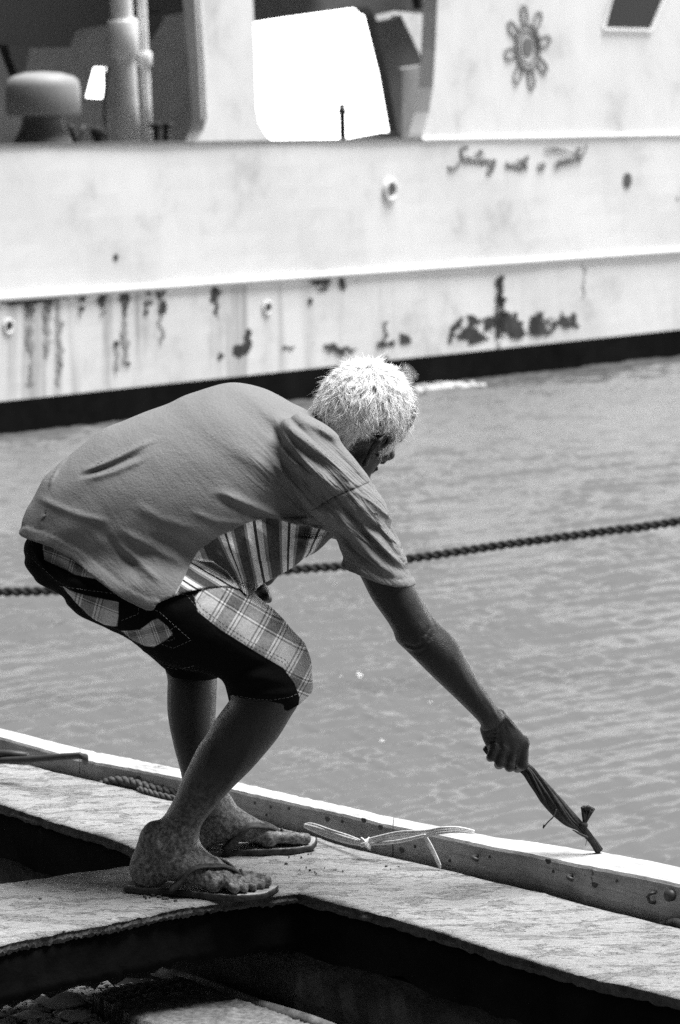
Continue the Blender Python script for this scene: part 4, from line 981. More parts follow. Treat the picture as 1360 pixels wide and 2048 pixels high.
def m_shirt():
    m, nt, b = mat('shirt_cotton', .2, .85, .15); b.inputs['Sheen Roughness'].default_value = .4
    n = noise(nt, coords(nt), 300, 4, .7); gray = ramp(nt, n, [(.3, .15), (.7, .215)])
    fm = ramp(nt, math_(nt, 'ADD', math_(nt, 'MULTIPLY', attr(nt, 'flap'), -150), .5), [(.35, 0), (.65, 1)])
    t = mix(nt, fm, attr(nt, 'stripe'), attr(nt, 'stripe_b')); fr = math_(nt, 'FRACT', t)
    st = ramp(nt, fr, [(0, .24), (.08, .88), (.27, .010), (.36, .86), (.53, .30), (.64, .04)], 'CONSTANT')
    st = mix(nt, .25, st, ramp(nt, n, [(.3, .02), (.7, .3)]))
    k = ramp(nt, math_(nt, 'ADD', math_(nt, 'MULTIPLY', attr(nt, 'panel'), -100), .5), [(.4, 0), (.6, 1)])
    c = mix(nt, k, gray, st)
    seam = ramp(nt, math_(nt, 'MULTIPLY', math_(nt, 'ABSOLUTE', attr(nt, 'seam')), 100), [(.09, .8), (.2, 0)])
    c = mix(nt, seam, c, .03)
    nt.links.new(c, b.inputs['Base Color'])
    vr = coords(nt, (1, 1, 1), (0, R(-44), 0)); mp = nt.nodes.new('ShaderNodeMapping'); mp.inputs['Scale'].default_value = (2.2, 6, 17); nt.links.new(vr, mp.inputs[0])
    fo = noise(nt, mp.outputs[0], 1.7, 3, .5, .5); fo = ramp(nt, fo, [(.36, 0), (.50, .75), (.56, 1), (.66, .2)])
    bm_ = nt.nodes.new('ShaderNodeBump'); bm_.inputs['Distance'].default_value = .020; nt.links.new(fo, bm_.inputs['Height']); nt.links.new(attr(nt, 'fold'), bm_.inputs['Strength'])
    v = coords(nt); n_ = noise(nt, v, 260, 4, .7); n2_ = noise(nt, coords(nt, (1, 1, 2.2), (0, R(35), 0)), 34, 5, .6)
    bump(nt, b, math_(nt, 'ADD', n_, math_(nt, 'MULTIPLY', n2_, .8)), .5, .003, bm_.outputs[0]); return m
M['shirt'] = m_shirt()
def m_shorts():
    m, nt, b = mat('shorts_denim', .012, .95, .04)
    a, p_ = attr(nt, 'plaid_a'), attr(nt, 'plaid_b'); v = coords(nt); n = noise(nt, v, 350, 3, .7)
    dk = ramp(nt, n, [(.3, .003), (.7, .008)])
    def lines(x, stops): return ramp(nt, math_(nt, 'FRACT', x), stops, 'CONSTANT')
    A = lines(a, [(0, .62), (.28, .02), (.32, .8), (.37, .015), (.40, .8), (.44, .045), (.74, .8), (.78, .015), (.81, .8), (.86, .02), (.89, .5)])
    B = lines(p_, [(0, .62), (.35, .85), (.38, .03), (.42, .7), (.45, .16), (.66, .03), (.70, .85), (.74, .03), (.78, .6)])
    pl = mix(nt, .5, A, B); pl2 = mix(nt, 1.0, A, B, 'MULTIPLY'); pl = mix(nt, .35, pl, pl2)
    pl = mix(nt, .25, pl, ramp(nt, noise(nt, v, 200, 4, .7), [(.3, .05), (.7, .6)]))
    k = ramp(nt, math_(nt, 'ADD', math_(nt, 'MULTIPLY', attr(nt, 'patch'), -100), .5), [(.4, 0), (.6, 1)])
    nt.links.new(mix(nt, k, dk, pl), b.inputs['Base Color']); cloth_bump(nt, b, .3); return m
M['shorts'] = m_shorts()
M['stitch'] = m_plain('stitch_thread', .22, .7); M['rubber'] = m_rough('worn_rubber', .012, .07, 60, .5, .003, .6); M['foam_sole'] = m_rough('pale_footbed', .2, .5, 40, .4, .003)

def set_attr(me, name, vals):
    a = me.attributes.new(name, 'FLOAT', 'POINT'); a.data.foreach_set('value', np.asarray(vals, np.float32))

TORSO = [(40, 1150), (46, 1100), (47, 1065), (53, 1028), (66, 999), (82, 962), (99, 942), (123, 925), (165, 888), (206, 859), (247, 843), (288, 826), (329, 810), (370, 791), (412, 777), (445, 768), (486, 771), (527, 781), (560, 796), (585, 810), (622, 826), (650, 848), (672, 880), (690, 930), (705, 990), (690, 1050), (659, 1085), (634, 1103), (608, 1126), (569, 1149), (531, 1168), (497, 1186), (470, 1225), (380, 1262), (260, 1270), (150, 1225), (70, 1190)]
SLEEVE = [(600, 830), (640, 838), (672, 862), (695, 890), (715, 918), (740, 955), (765, 996), (781, 1022), (794, 1064), (806, 1099), (815, 1137), (828, 1180), (836, 1215), (760, 1215), (697, 1185), (682, 1140), (678, 1095), (655, 1062), (620, 1030), (585, 985), (560, 930), (565, 870)]
HEM = [(30, 1086), (47, 1088), (74, 1090), (103, 1096), (144, 1113), (177, 1135), (214, 1160), (255, 1185), (300, 1205), (313, 1204), (321, 1190), (354, 1176), (386, 1168), (416, 1164), (455, 1165), (483, 1173), (497, 1187), (512, 1183), (540, 1169), (575, 1152), (615, 1129), (660, 1096), (664, 1400), (-100, 1400), (-100, 1080)]
PANEL = [(352, 1180), (372, 1142), (388, 1112), (402, 1090), (420, 1078), (440, 1064), (462, 1055), (480, 1046), (505, 1037), (535, 1032), (568, 1037), (610, 1050), (640, 1062), (668, 1080), (690, 1100), (640, 1140), (560, 1180), (500, 1210), (420, 1190), (352, 1190)]
PELVIS = [(100, 1040), (60, 1070), (49, 1094), (51, 1111), (62, 1139), (82, 1168), (123, 1187), (136, 1205), (165, 1228), (206, 1248), (260, 1272), (320, 1290), (400, 1270), (440, 1200), (420, 1120), (300, 1040)]
THIGH_N = [(150, 1130), (150, 1200), (206, 1247), (232, 1256), (268, 1281), (294, 1307), (322, 1326), (370, 1336), (433, 1351), (448, 1364), (454, 1386), (458, 1410), (462, 1450), (530, 1462), (610, 1440), (629, 1395), (627, 1382), (625, 1345), (618, 1307), (603, 1280), (576, 1250), (541, 1214), (510, 1188), (484, 1168), (430, 1130), (330, 1090)]
THIGH_F = [(200, 1150), (206, 1240), (262, 1280), (294, 1306), (320, 1328), (334, 1345), (336, 1400), (436, 1400), (440, 1340), (440, 1260), (400, 1180), (300, 1130)]
def build_shirt():
    V = Vol((-.70, 6.78, .40), (.20, 7.58, 1.10), .0035)
    V.inflate(TORSO, YM, lambda X, Z: .98 + .22 * np.clip((X + .15) / .25, 0, 1), .16, .01)
    V.inflate(PELVIS, YM, 1.35, .12, .04, off=.010); V.inflate(THIGH_N, 7.012, .98, .08, .04, off=.011)
    V.inflate(SLEEVE, 6.995, 1.0, .085, .035)
    V.cone(P(640, 905, 7.36), P(668, 985, 7.40), .078, .075, .05); V.cone(P(668, 985, 7.40), P(630, 1060, 7.46), .07, .065, .04)
    xs, zs = np.meshgrid(V.x, V.z, indexing='ij'); rel = np.zeros_like(xs); U, W = to_px(xs, zs)
    RL = [(((560, 835), (620, 880), (670, 922), (720, 972)), 9, .006), (((548, 850), (600, 900), (650, 950), (690, 990)), 7, .007), (((550, 880), (600, 930), (645, 985)), 7, .006), (((535, 905), (585, 960), (620, 1005)), 7, .004), (((615, 835), (665, 872), (715, 935), (738, 955)), 6, .004),
          (((575, 830), (640, 885), (700, 940)), 4, -.004),
          (((425, 972), (470, 990), (520, 1015), (575, 1035), (640, 1055)), 8, .009), (((430, 985), (500, 1015), (560, 1045)), 9, -.006),
          (((160, 948), (220, 922), (285, 890), (320, 876)), 5.5, .0055), (((150, 958), (215, 936), (290, 903)), 4.5, -.005), (((165, 962), (230, 942), (300, 912)), 5, .004),
          (((690, 990), (735, 1050), (785, 1105), (818, 1140)), 6, .006), (((665, 1000), (710, 1070), (760, 1120), (808, 1150)), 7, .006), (((645, 1005), (680, 1070), (725, 1125)), 7, .004), (((700, 985), (750, 1035), (795, 1085)), 5, .0045), (((720, 975), (765, 1015), (792, 1050)), 4, .004), (((680, 995), (735, 1065), (790, 1125)), 4, -.004),
          (((60, 1005), (90, 1010), (150, 1025), (230, 1040)), 7, .004), (((240, 1050), (290, 1075), (340, 1100), (380, 1125)), 8, .005), (((230, 1075), (280, 1110), (330, 1150)), 7, .005), (((190, 1040), (250, 1100), (300, 1160)), 9, -.004), (((300, 1060), (350, 1080), (385, 1105)), 6, -.004),
          (((270, 1000), (330, 1030), (400, 1050)), 9, .003), (((380, 1012), (440, 1035), (500, 1040)), 6, .003), (((120, 930), (105, 950), (90, 985)), 4, .0035),
          (((385, 1112), (425, 1116), (455, 1140), (482, 1172)), 4, .008), (((400, 1125), (440, 1148), (470, 1172)), 5, .003), (((430, 1095), (452, 1112), (470, 1140)), 5, .005),
          (((520, 1040), (535, 1075), (545, 1130)), 6, .005), (((490, 1055), (505, 1095), (515, 1150)), 6, .004), (((560, 1040), (575, 1072), (580, 1110)), 6, .004), (((595, 1052), (610, 1078), (640, 1082)), 5, .004), (((455, 1065), (478, 1110), (492, 1160)), 7, .004),
          (((568, 1037), (610, 1050), (650, 1066)), 4, .005), (((580, 1073), (620, 1080), (660, 1084)), 4, .005),
          (((623, 1015), (642, 1001), (676, 980), (738, 960)), 2.2, -.003)]
    for l, w, a in RL: rel += 1.45 * a * seg_field(xs, zs, l, w)
    n1, n2 = vnoise(1), vnoise(2); c_, s_ = math.cos(.62), math.sin(.62); A_ = (U * c_ + W * s_); B_ = (-U * s_ + W * c_)
    rel += .0045 * n1(A_ / 120, B_ / 30) * np.clip((U - 250) / 300, 0, 1) + .0032 * n2(A_ / 70, B_ / 15) * np.clip((U - 520) / 120, 0, 1) + .0016 * n2(U / 70, W / 50) + .0030 * n1((U * .8 - W * .6) / 150 + 9, (U * .6 + W * .8) / 32) * np.clip((W - 900) / 160, 0, 1)
    # hem bands stand slightly proud
    hx = np.array(HEM[1:18], float); hd_ = np.full(xs.shape, 1e9)
    for i in range(8): 
        a, b = hx[i], hx[i + 1]; e = b - a; t = np.clip(((U - a[0]) * e[0] + (W - a[1]) * e[1]) / (e @ e), 0, 1); hd_ = np.minimum(hd_, np.hypot(U - a[0] - t * e[0], W - a[1] - t * e[1]))
    rel += .0028 * (hd_ < 24) + .0 ; rel -= .0016 * np.exp(-((hd_ - 24) / 2.5) ** 2)
    sa, sb = np.array([680., 1135.]), np.array([824., 1169.])
    def hemfold(U, W):  # distance to sleeve hem curve
        q = [(676, 1131), (713, 1141), (761, 1158), (790, 1166), (826, 1170)]; d = np.full(U.shape, 1e9)
        for i in range(4):
            a, b = np.array(q[i], float), np.array(q[i + 1], float); e = b - a; t = np.clip(((U - a[0]) * e[0] + (W - a[1]) * e[1]) / (e @ e), 0, 1); d = np.minimum(d, np.hypot(U - a[0] - t * e[0], W - a[1] - t * e[1]))
        return d
    sd_ = hemfold(U, W); rel += .0018 * (sd_ < 17) - .0014 * np.exp(-((sd_ - 17) / 2.2) ** 2)
    yy = V.y[None, :, None]; side = np.clip((7.24 - yy) / .06, 0, 1); G = V.F - (rel[:, None, :] * side + (.0012 * n1(A_ / 70, B_ / 40))[:, None, :] * (1 - side)).astype(np.float32)
    G = unit(G, V.h); shell = np.maximum(G, -(G + .0078))
    def cutpoly(poly, y): q = np.array(poly, float); return -poly_sdf(np.stack([(q[:, 0] - 680) * y / F, EYE - (q[:, 1] - HOR) * y / F], 1), xs, zs)[:, None, :]
    # hem cut; a sleeve cut below its cuff
    shell = np.maximum(shell, cutpoly(HEM, 7.0))
    shell = np.maximum(shell, cutpoly([(600, 1118 + 20), (660, 1128), (680, 1134), (713, 1141), (761, 1159), (790, 1167), (826, 1171), (900, 1172), (900, 1400), (672, 1400), (672, 1200)], 6.98) if True else shell)
    # far sleeve opening + neck opening
    shell[(V.x > -.03)[:, None, None] & (V.z < .50)[None, None, :] & np.ones_like(shell, bool)] = .05
    V.F = shell.astype(np.float32)
    V.cone(P(668, 896, 7.19), P(720, 850, 7.20), .052, .062, .0, True)
    V.cone(P(640, 1055, 7.44), P(600, 1110, 7.50), .052, .055, .0, True)
    Vx, Q = V.mesh(); Vx = lap(Vx, Q, 2, .5); Vx = V.project(Vx, 2); Vx = lap(Vx, Q, 1, .4); U, W = to_px(Vx[:, 0], Vx[:, 2]); near_ = (np.hypot(U - 86, W - 1037) < 22) & (Vx[:, 1] < 7.2)
    L_ = lap(Vx, Q, 60, .5); Vx = np.where(near_[:, None], L_, Vx); me = mesh_of('shirt', Vx, Q); me.materials.append(M['shirt'])
    U, W = to_px(Vx[:, 0], Vx[:, 2]); k = 7.0 / F
    set_attr(me, 'panel', poly_sdf(crom(PANEL, 2), U, W) * k * 1.0)
    LN = [((352, 1110), (335, 1190)), ((396, 1080), (425, 1160)), ((437, 1060), (480, 1160)), ((462, 1052), (493, 1183)), ((490, 1044), (512, 1178)), ((523, 1034), (538, 1166)), ((560, 1036), (562, 1152)), ((592, 1044), (584, 1140)), ((622, 1056), (604, 1128)), ((650, 1066), (624, 1115)), ((676, 1080), (648, 1110))]
    ds = []
    for a, b in LN:
        a, b = np.array(a, float), np.array(b, float); e = (b - a) / np.linalg.norm(b - a); ds.append((U - a[0]) * e[1] - (W - a[1]) * e[0])
    t = np.zeros(len(U))
    for i in range(len(LN) - 1):
        ins = (ds[i] >= 0) & (ds[i + 1] < 0); t = np.where(ins, i + ds[i] / (ds[i] - ds[i + 1] + 1e-9), t)
    t = np.where(ds[-1] >= 0, 10, t) / 2 + .02
    flap = poly_sdf(np.array([(372, 1140), (386, 1111), (428, 1114), (455, 1137), (483, 1174), (416, 1190), (350, 1190)], float), U, W)
    e = np.array([100., 62.]); e /= np.linalg.norm(e); t2 = ((U - 386) * (-e[1]) + (W - 1108) * e[0]) / 34 + 5.1
    # fold the two stripe fields apart at the flap edge
    set_attr(me, 'stripe', t); set_attr(me, 'stripe_b', t2); set_attr(me, 'flap', flap * k)
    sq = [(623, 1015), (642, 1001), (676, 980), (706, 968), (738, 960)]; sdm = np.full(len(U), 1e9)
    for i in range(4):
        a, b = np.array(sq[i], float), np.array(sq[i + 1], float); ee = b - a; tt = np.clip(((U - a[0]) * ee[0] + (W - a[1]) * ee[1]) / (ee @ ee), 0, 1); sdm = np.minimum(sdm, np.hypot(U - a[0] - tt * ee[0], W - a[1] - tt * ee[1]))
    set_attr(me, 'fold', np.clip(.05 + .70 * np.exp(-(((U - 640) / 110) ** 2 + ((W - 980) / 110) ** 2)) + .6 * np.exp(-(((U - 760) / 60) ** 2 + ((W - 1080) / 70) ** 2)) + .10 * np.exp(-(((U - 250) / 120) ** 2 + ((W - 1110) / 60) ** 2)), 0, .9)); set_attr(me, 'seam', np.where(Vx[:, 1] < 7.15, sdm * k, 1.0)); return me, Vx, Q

def build_shorts():
    V = Vol((-.68, 6.80, .26), (.06, 7.52, .80), .0035)
    V.inflate(PELVIS, YM, 1.35, .12, .02); V.inflate(THIGH_N, 7.012, .98, .08, .03); V.inflate(THIGH_F, 7.325, 1.0, .07, .03)
    xs, zs = np.meshgrid(V.x, V.z, indexing='ij'); U, W = to_px(xs, zs); n1 = vnoise(5); rel = .0022 * n1(U / 60, W / 28) + .0012 * n1(U / 22, W / 14)
    for l, w, a in ((((600, 1400), (560, 1407), (500, 1405), (457, 1396)), 3, .002), (((470, 1350), (520, 1340), (590, 1350)), 10, .006), (((480, 1380), (540, 1372), (600, 1372)), 7, .005), (((455, 1345), (500, 1320), (560, 1315)), 9, -.005),
                    (((513, 1150), (400, 1180), (325, 1188)), 4, .002), (((120, 1180), (180, 1222), (245, 1252), (238, 1240)), 3, .003), (((136, 1180), (240, 1192)), 3, .002), (((55, 1105), (90, 1150), (130, 1170)), 6, .003), (((250, 1255), (290, 1278), (340, 1270), (352, 1250)), 3, .003),
                    (((90, 1120), (160, 1150), (240, 1180)), 6, -.003), (((393, 1180), (440, 1245), (568, 1325), (600, 1378)), 3, -.0025), (((610, 1300), (625, 1345)), 5, .003), (((595, 1330), (615, 1370)), 4, .002)): rel += a * seg_field(xs, zs, l, w)
    yy = V.y[None, :, None]; side = np.clip((7.25 - yy) / .05, 0, 1); G = V.F - (rel[:, None, :] * (.35 + .65 * side)).astype(np.float32); G = unit(G, V.h); shell = np.maximum(G, -(G + .0078))
    def cp(poly, y): q = np.array(poly, float); return -poly_sdf(np.stack([(q[:, 0] - 680) * y / F, EYE - (q[:, 1] - HOR) * y / F], 1), xs, zs)[:, None, :]
    cn = cp([(445, 1398), (457, 1404), (488, 1411), (541, 1416), (576, 1413), (598, 1402), (628, 1382), (700, 1370), (700, 1600), (440, 1600)], 6.99)
    cf = cp([(300, 1330), (320, 1329), (334, 1341), (352, 1346), (378, 1347), (405, 1350), (445, 1352), (470, 1500), (300, 1500)], 7.33)
    shell = np.maximum(shell, cp([(-200, 800), (700, 800), (700, 1072), (-200, 1072)], 7.0)); shell = np.maximum(shell, np.where(yy < 7.19, cn, -1)); shell = np.maximum(shell, np.where(yy >= 7.19, cf, -1)); V.F = shell.astype(np.float32)
    Vx, Q = V.mesh(); Vx = lap(Vx, Q, 2, .5); Vx = V.project(Vx, 2); Vx = lap(Vx, Q, 1, .4); me = mesh_of('shorts', Vx, Q); me.materials.append(M['shorts']); U, W = to_px(Vx[:, 0], Vx[:, 2]); k = 7.0 / F
    TP = [(393, 1179), (426, 1150), (479, 1150), (520, 1175), (545, 1205), (580, 1240), (612, 1280), (640, 1310), (645, 1400), (625, 1410), (598, 1402), (600, 1384), (590, 1355), (568, 1322), (497, 1276), (444, 1241), (400, 1206)]
    KP = [(560, 1312), (600, 1290), (640, 1300), (650, 1400), (598, 1402), (598, 1378), (585, 1345)]
    patches = [(TP, (.84, .54), (410, 1190), 92, 70, .0), ([(123, 1176), (243, 1191), (242, 1222), (238, 1244), (206, 1248), (182, 1237), (160, 1222), (140, 1200)], (.96, .28), (120, 1170), 95, 62, .9),
               ([(78, 1094), (80, 1060), (150, 1080), (230, 1140), (200, 1150), (150, 1146), (84, 1127)], (.97, .24), (80, 1080), 70, 55, .33), ([(245, 1254), (285, 1246), (310, 1225), (322, 1220), (340, 1235), (351, 1250), (338, 1263), (312, 1281), (294, 1282), (268, 1275)], (.95, -.30), (250, 1250), 60, 40, .33)]
    pd = np.full(len(U), 1.0); pa = np.zeros(len(U)); pb = np.zeros(len(U))
    for poly, d, o, la, lb, ph in patches:
        s_ = poly_sdf(np.array(poly, float), U, W) * k; sel = s_ < pd; n = math.hypot(*d); dx, dy = d[0] / n, d[1] / n
        a = ((U - o[0]) * dx + (W - o[1]) * dy) / la + ph; b = (-(U - o[0]) * dy + (W - o[1]) * dx) / lb + ph * .7
        pd = np.where(sel, s_, pd); pa = np.where(sel, a, pa); pb = np.where(sel, b, pb)
    set_attr(me, 'patch', pd); set_attr(me, 'plaid_a', pa + 10); set_attr(me, 'plaid_b', pb + 10); return me, Vx, Q

def surf(bvh, u, v, off=.001):
    o = Vector((0, 0, EYE)); d = Vector(((u - 680) / F, 1, -(v - HOR) / F)).normalized(); h = bvh.ray_cast(o + d * 5, d)
    return None if h[0] is None else (np.array(h[0]) + np.array(h[1] if h[1].dot(d) < 0 else -h[1]) * off)
def stitches(bvh, lines, mb, dash=5.5, gap=2.8, r=.00034):
    for L in lines:
        q = [np.array(p, float) for p in L]; pts = []
        for i in range(len(q) - 1):
            k = max(1, int(np.linalg.norm(q[i + 1] - q[i]))); pts += [q[i] + (q[i + 1] - q[i]) * j / k for j in range(k)]
        i = 0
        while i < len(pts) - dash:
            seg = [surf(bvh, *pts[int(i + j)], .0006) for j in np.linspace(0, dash - .5, 3)]
            if all(s is not None for s in seg) and np.linalg.norm(seg[0] - seg[-1]) < .02: mb.tube(seg, r, 4)
            i += dash + gap

def build_hair(root):
    r = np.random.default_rng(21); V = Vol((-.10, 7.02, .80), (.24, 7.40, 1.10), .003)
    V.ell(hd(-.010, .006, 0), (.103, .098, .083), HAX, .004); V.ell(hd(.032, .026, 0), (.073, .073, .070), HAX, .02)
    X, Y, Z = V.grid((slice(None),) * 3); dX, dY, dZ = X - HDc[0], Y - HDc[1], Z - HDc[2]
    f = dX * HF[0] + dY * HF[1] + dZ * HF[2]; u = dX * HU[0] + dY * HU[1] + dZ * HU[2]; rr = dX * HR[0] + dY * HR[1] + dZ * HR[2]
    def line(f): return np.where(f < -.035, -.076, np.where(f < -.02, -.050, np.where(f < .022, -.022, -.022 + (f - .022) * .80)))
    sb = np.exp(-((f - .028) / .012) ** 2) * -.030
    mask = line(f) + .007 + sb * (np.abs(rr) > .05) - u
    V.F = np.maximum(V.F, mask).astype(np.float32)
    Vx, Q = V.mesh(); Vx = lap(Vx, Q, 3, .5)
    m, nt, b = mat('white_hair', .62, .9, .1); v = coords(nt); nt.links.new(ramp(nt, noise(nt, v, 60, 4, .6), [(.35, .08), (.7, .32)]), b.inputs['Base Color'])
    bump(nt, b, noise(nt, coords(nt, (6, 6, 1.2)), 60, 4), .8, .004)
    cap = link('hair', mesh_of('hair', Vx, Q), m, root)
    ms, nt, b = mat('hair_strand', .88, .5, .35); nt.links.new(ramp(nt, noise(nt, coords(nt), 75, 4, .65), [(.34, .50), (.54, .95)]), b.inputs['Base Color'])
    # strands in clumps
    W_ = []; Fc = []; crown = hd(-.055, .085, 0)
    def root_pt():
        while True:
            d = r.normal(size=3); d /= np.linalg.norm(d); p = np.array([d[0] * .102 - .009, d[1] * .098 + .006, d[2] * .083])
            if p[0] > .02: p = p * np.array([1.0, 1.0, .97])
            lim = -.076 if p[0] < -.035 else (-.050 if p[0] < -.02 else (-.020 if p[0] < .022 else -.018 + (p[0] - .022) * .82))
            if abs(p[2]) > .05 and .008 < p[0] < .048: lim = min(lim, -.050)
            if abs(p[2]) > .040 and -.052 < p[0] < .030 and p[1] < .014: continue
            if p[1] > lim: return p, d
    for c in range(3400):
        p, d = root_pt(); P0 = hd(*p[:2], p[2]); n = HF * d[0] / .098 + HU * d[1] / .094 + HR * d[2] / .079; n /= np.linalg.norm(n)
        cd = crown - P0; fl = -(cd - n * (cd @ n)); fl /= np.linalg.norm(fl) + 1e-9; g = np.array([.12, 0, -1.0]); g = g - n * (g @ n)
        T = fl * .8 + g * .8 + np.cross(n, fl) * .5 * math.sin(P0[0] * 70 + P0[2] * 45) + r.normal(size=3) * .34; T -= n * (T @ n); T /= np.linalg.norm(T); S_ = np.cross(n, T)
        edge = max(0, .04 - (p[1] + .052)) * 8; L = (.018 + .018 * r.random()) * (1 - .35 * min(edge, 1)); lift = .04 + .20 * r.random(); curl = r.normal() * .75
        tipo = P0 + T * L * .92 + n * L * lift + S_ * curl * L * .5
        for k in range(11):
            rt = P0 + S_ * r.normal() * .0030 + T * r.normal() * .0030; tip = tipo + r.normal(size=3) * .0020
            if r.random() < .09: tip = tip + n * L * .4 * r.random() + r.normal(size=3) * .005
            mid = (rt + tip) / 2 + n * L * (.16 + .05 * r.normal()) - S_ * curl * L * .25 + r.normal(size=3) * .0008; w0 = .00031
            q = [(1 - t) ** 2 * rt + 2 * t * (1 - t) * mid + t * t * tip for t in (0, .25, .5, .75, 1)]; b0 = len(W_); sx = S_ + n * r.normal() * .3; sx /= np.linalg.norm(sx)
            for i, a in enumerate(q): ww = w0 * (1, 1, .85, .6, .15)[i]; W_ += [a - sx * ww, a + sx * ww]
            Fc += [(b0 + 2 * i, b0 + 2 * i + 1, b0 + 2 * i + 3, b0 + 2 * i + 2) for i in range(4)]
    o = link('hair_strands', mesh_of('hair_strands', W_, np.array(Fc)), ms, None, True); o.parent = cap
    # stubble and sideburn wisps
    return cap

def build_slipper(root, A, B, side, label, bvh):
    f, e1, e2 = foot_frame(A, B); s_ = side
    half = [(0, .0), (.004, .016), (.018, .028), (.045, .034), (.09, .034), (.14, .037), (.19, .046), (.225, .050), (.26, .049), (.287, .042), (.304, .030), (.313, .014), (.315, 0)]
    half2 = [(0, .0), (.004, -.016), (.018, -.028), (.045, -.033), (.09, -.031), (.14, -.036), (.19, -.046), (.225, -.049), (.255, -.045), (.28, -.034), (.300, -.018), (.312, -.004)]
    out = [(s, t) for s, t in half] + [(s, t) for s, t in half2[::-1][:-1]]
    q = crom(out, 4); c = q.mean(0); V = []; Fc = []; n = len(q); r = np.random.default_rng(4)
    rings = [(1.0, .001), (1.012, .004), (1.0, .008), (1.01, .0115), (.985, SOLE), (.90, SOLE - .0012), (.5, SOLE - .0012)]
    for sc, z in rings:
        for i in range(n):
            p = c + (q[i] - c) * sc; up = .010 * max(0, (p[0] - .285) / .03) ** 2
            V.append(f(p[0], p[1] * s_, z + up + .0006 * r.normal()))
    for k in range(len(rings) - 1):
        for i in range(n): Fc.append((k * n + i, k * n + (i + 1) % n, (k + 1) * n + (i + 1) % n, (k + 1) * n + i))
    Fc += [tuple(range(n))[::-1], tuple((len(rings) - 1) * n + i for i in range(n))]
    me = mesh_of('flip_flop', V, Fc); so = link('flip_flop', me, M['rubber'], root, True); me.materials.append(M['foam_sole'])
    so['label'] = label
    for pl in me.polygons:
        if sum(V[i][2] for i in pl.vertices) / len(pl.vertices) > SOLE - .002 and len(pl.vertices) >= 4 and pl.index >= 4 * n: pl.material_index = 1
    # straps: ribbons draped over the foot
    def drape(pts, w):
        Q = smooth_path([f(a, b * s_, z) for a, b, z in pts], 36); V = []; m = len(Q); L_ = []
        for i in range(m):
            p = Q[i]; c0 = f(.19, 0, -.02); d = Vector(c0 - p).normalized(); h = bvh.ray_cast(Vector(p) - d * .03, d); nrm = -np.array(d)
            if h[0] is not None and (np.array(h[0]) - p) @ (np.array(h[0]) - p) < .03 ** 2: p = np.array(h[0]) + nrm * .0022
            L_.append((p, nrm))
        for _ in range(3):
            L_ = [L_[0]] + [((L_[i - 1][0] + 2 * L_[i][0] + L_[i + 1][0]) / 4, L_[i][1]) for i in range(1, m - 1)] + [L_[-1]]
        for i in range(m):
            p, nrm = L_[i]; t = L_[min(i + 1, m - 1)][0] - L_[max(i - 1, 0)][0]; t /= np.linalg.norm(t); s = np.cross(t, nrm); s /= np.linalg.norm(s); nn = np.cross(s, t)
            if nn @ nrm < 0: nn = -nn
            ww = w * (1 - .45 * (i / (m - 1)) ** 2)
            for a, b in ((-1, -.0016), (-1, .0012), (-.5, .0028), (0, .0032), (.5, .0028), (1, .0012), (1, -.0016)): V.append(p + s * ww * a + nn * b)
        Fc = [(i * 7 + k, i * 7 + (k + 1) % 7, (i + 1) * 7 + (k + 1) % 7, (i + 1) * 7 + k) for i in range(m - 1) for k in range(7)] + [tuple(range(6, -1, -1)), tuple((m - 1) * 7 + k for k in range(7))]
        mb = MB(); mb.add(V, Fc); o = mb.build('strap', M['rubber'], so, True)
    drape([(.105, -.037, SOLE), (.125, -.040, .030), (.155, -.033, .055), (.185, -.018, .064), (.215, .004, .056), (.236, .020, .046)], .0125)
    drape([(.105, .037, SOLE), (.125, .042, .035), (.155, .040, .060), (.185, .036, .062), (.215, .026, .052), (.236, .020, .046)], .0115)
    mb = MB(); mb.tube([f(.234, .0195 * s_, .050), f(.240, .0195 * s_, .034), f(.244, .0195 * s_, SOLE - .003)], .003, 8); mb.build('toe_post', M['rubber'], so, True)
    return so

def build_man():
    root = thing('person', 'white-haired man in grey T-shirt and patched shorts, bending down with a rope end in hand', 'person', (-.2, 7.15, 0))
    V = build_body(); Vx, Q = V.mesh(); Vx = lap(Vx, Q, 1, .5); Vx = V.project(Vx, 2); del V; Vx = lap(Vx, Q, 1, .3)
    body = link('body', mesh_of('body', Vx, Q), M['skin'], root); bb = tri_bvh(Vx, Q)
    me, Sx, SQ = build_shirt(); sh = link('t_shirt', me, None, root); sb = tri_bvh(Sx, SQ)
    me, Hx, HQ = build_shorts(); so = link('shorts', me, None, root); hb = tri_bvh(Hx, HQ)
    mb = MB(); stitches(hb, [[(330, 1186), (373, 1190), (400, 1223), (444, 1254), (497, 1289), (568, 1325), (590, 1360), (600, 1380)], [(385, 1190), (404, 1216), (446, 1247), (500, 1282), (572, 1320), (594, 1356), (603, 1378)],
                             [(457, 1388), (497, 1396), (541, 1400), (580, 1394), (600, 1385)], [(281, 1192), (276, 1228), (241, 1241)], [(290, 1209), (320, 1225), (382, 1280), (347, 1296), (312, 1284)], [(247, 1193), (281, 1190)],
                             [(334, 1334), (352, 1338), (378, 1334), (392, 1330)], [(53, 1104), (75, 1128), (84, 1136)], [(120, 1172), (180, 1181), (243, 1189)], [(86, 1136), (120, 1168)], [(352, 1252), (338, 1262), (350, 1278), (322, 1284)]], mb)
    mb.build('stitching', M['stitch'], so)
    build_hair(root)
    build_slipper(root, nA, nB, 1, 'near dusty flip-flop, worn on the foot planted on the cross slab', bb); build_slipper(root, fA, fB, -1, 'far flip-flop, half hidden behind the near shin', bb)
    return root
build_man()

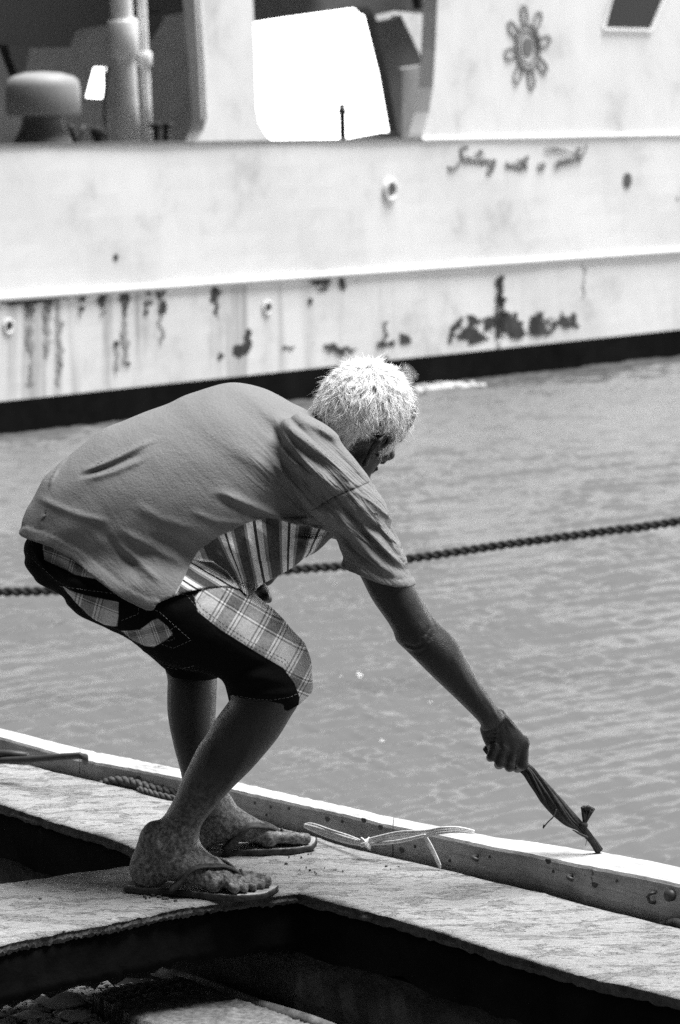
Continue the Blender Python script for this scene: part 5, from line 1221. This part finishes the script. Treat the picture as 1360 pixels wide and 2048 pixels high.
# ------------------------------------------------------------------ the rope bundle in his hand
def held_rope():
    m = m_rough('tarred_rope', .008, .05, 160, .8, .002, .6); r = np.random.default_rng(8); mb = MB(); n = 44
    ax = [(970, 1494, 7.02, .006), (985, 1506, 7.022, .009), (1010, 1517, 7.022, .010), (1050, 1537, 7.022, .0115), (1071, 1561, 7.022, .0145), (1094, 1590, 7.022, .0175), (1118, 1617, 7.022, .0175), (1140, 1639, 7.022, .0140), (1161, 1655, 7.022, .0085), (1183, 1680, 7.022, .0078), (1199, 1703, 7.022, .0085)]
    pts = [P(*a[:3]) for a in ax]; path = np.array(smooth_path(pts, 66)); rad = np.interp(np.linspace(0, 1, len(path)), np.linspace(0, 1, len(ax)), [a[3] for a in ax])
    mb.tube(path, rad * .82, 12)
    T = np.gradient(path, axis=0); T /= np.linalg.norm(T, axis=1)[:, None]; A = np.cross(T, [0, 1., 0]); A /= np.linalg.norm(A, axis=1)[:, None]; B = np.cross(T, A)
    for k in range(26):
        ph = r.random() * 6.28; tw = r.uniform(2.0, 6.0); rr = r.uniform(.65, .95); s = np.linspace(0, 1, len(path))
        mb.tube(path + (rad * rr)[:, None] * (A * np.cos(ph + tw * s)[:, None] + B * np.sin(ph + tw * s)[:, None]), np.maximum(rad * r.uniform(.16, .30), .0012), 6)
    def frond(pts, r0, r1): q = smooth_path([P(*p) for p in pts], 16); mb.tube(q, list(np.linspace(r0, r1, len(q))), 6)
    frond([(1113, 1618, 7.0), (1108, 1632, 6.995), (1095, 1645, 6.99), (1088, 1654, 6.99)], .0016, .0012); frond([(1089, 1650, 6.99), (1086, 1657, 6.99)], .0032, .001)
    frond([(1175, 1675, 7.0), (1160, 1668, 6.995), (1150, 1662, 6.99), (1145, 1660, 6.99)], .0035, .001); frond([(1175, 1672, 7.0), (1173, 1682, 6.995), (1171, 1692, 6.99)], .0008, .0005)
    for k in range(9):
        t = (k - 4) / 4; frond([(1168, 1655, 7.02), (1170 + 2 * t, 1644, 7.02 + .004 * t), (1174 + 8 * t, 1626, 7.02 + .01 * r.normal() * .5), (1176 + 11 * t, 1613 + 3 * abs(t) + 2 * t, 7.02 + .006 * r.normal())], .0022, .0038)
    mb.tube([P(1160, 1648, 7.02), P(1172, 1652, 7.01)], .0065, 8)
    o = mb.build('rope_bundle', m, None, True); tag(o, 'dark frayed rope end with a small tassel, gripped in the man\'s hand', 'rope')
held_rope()
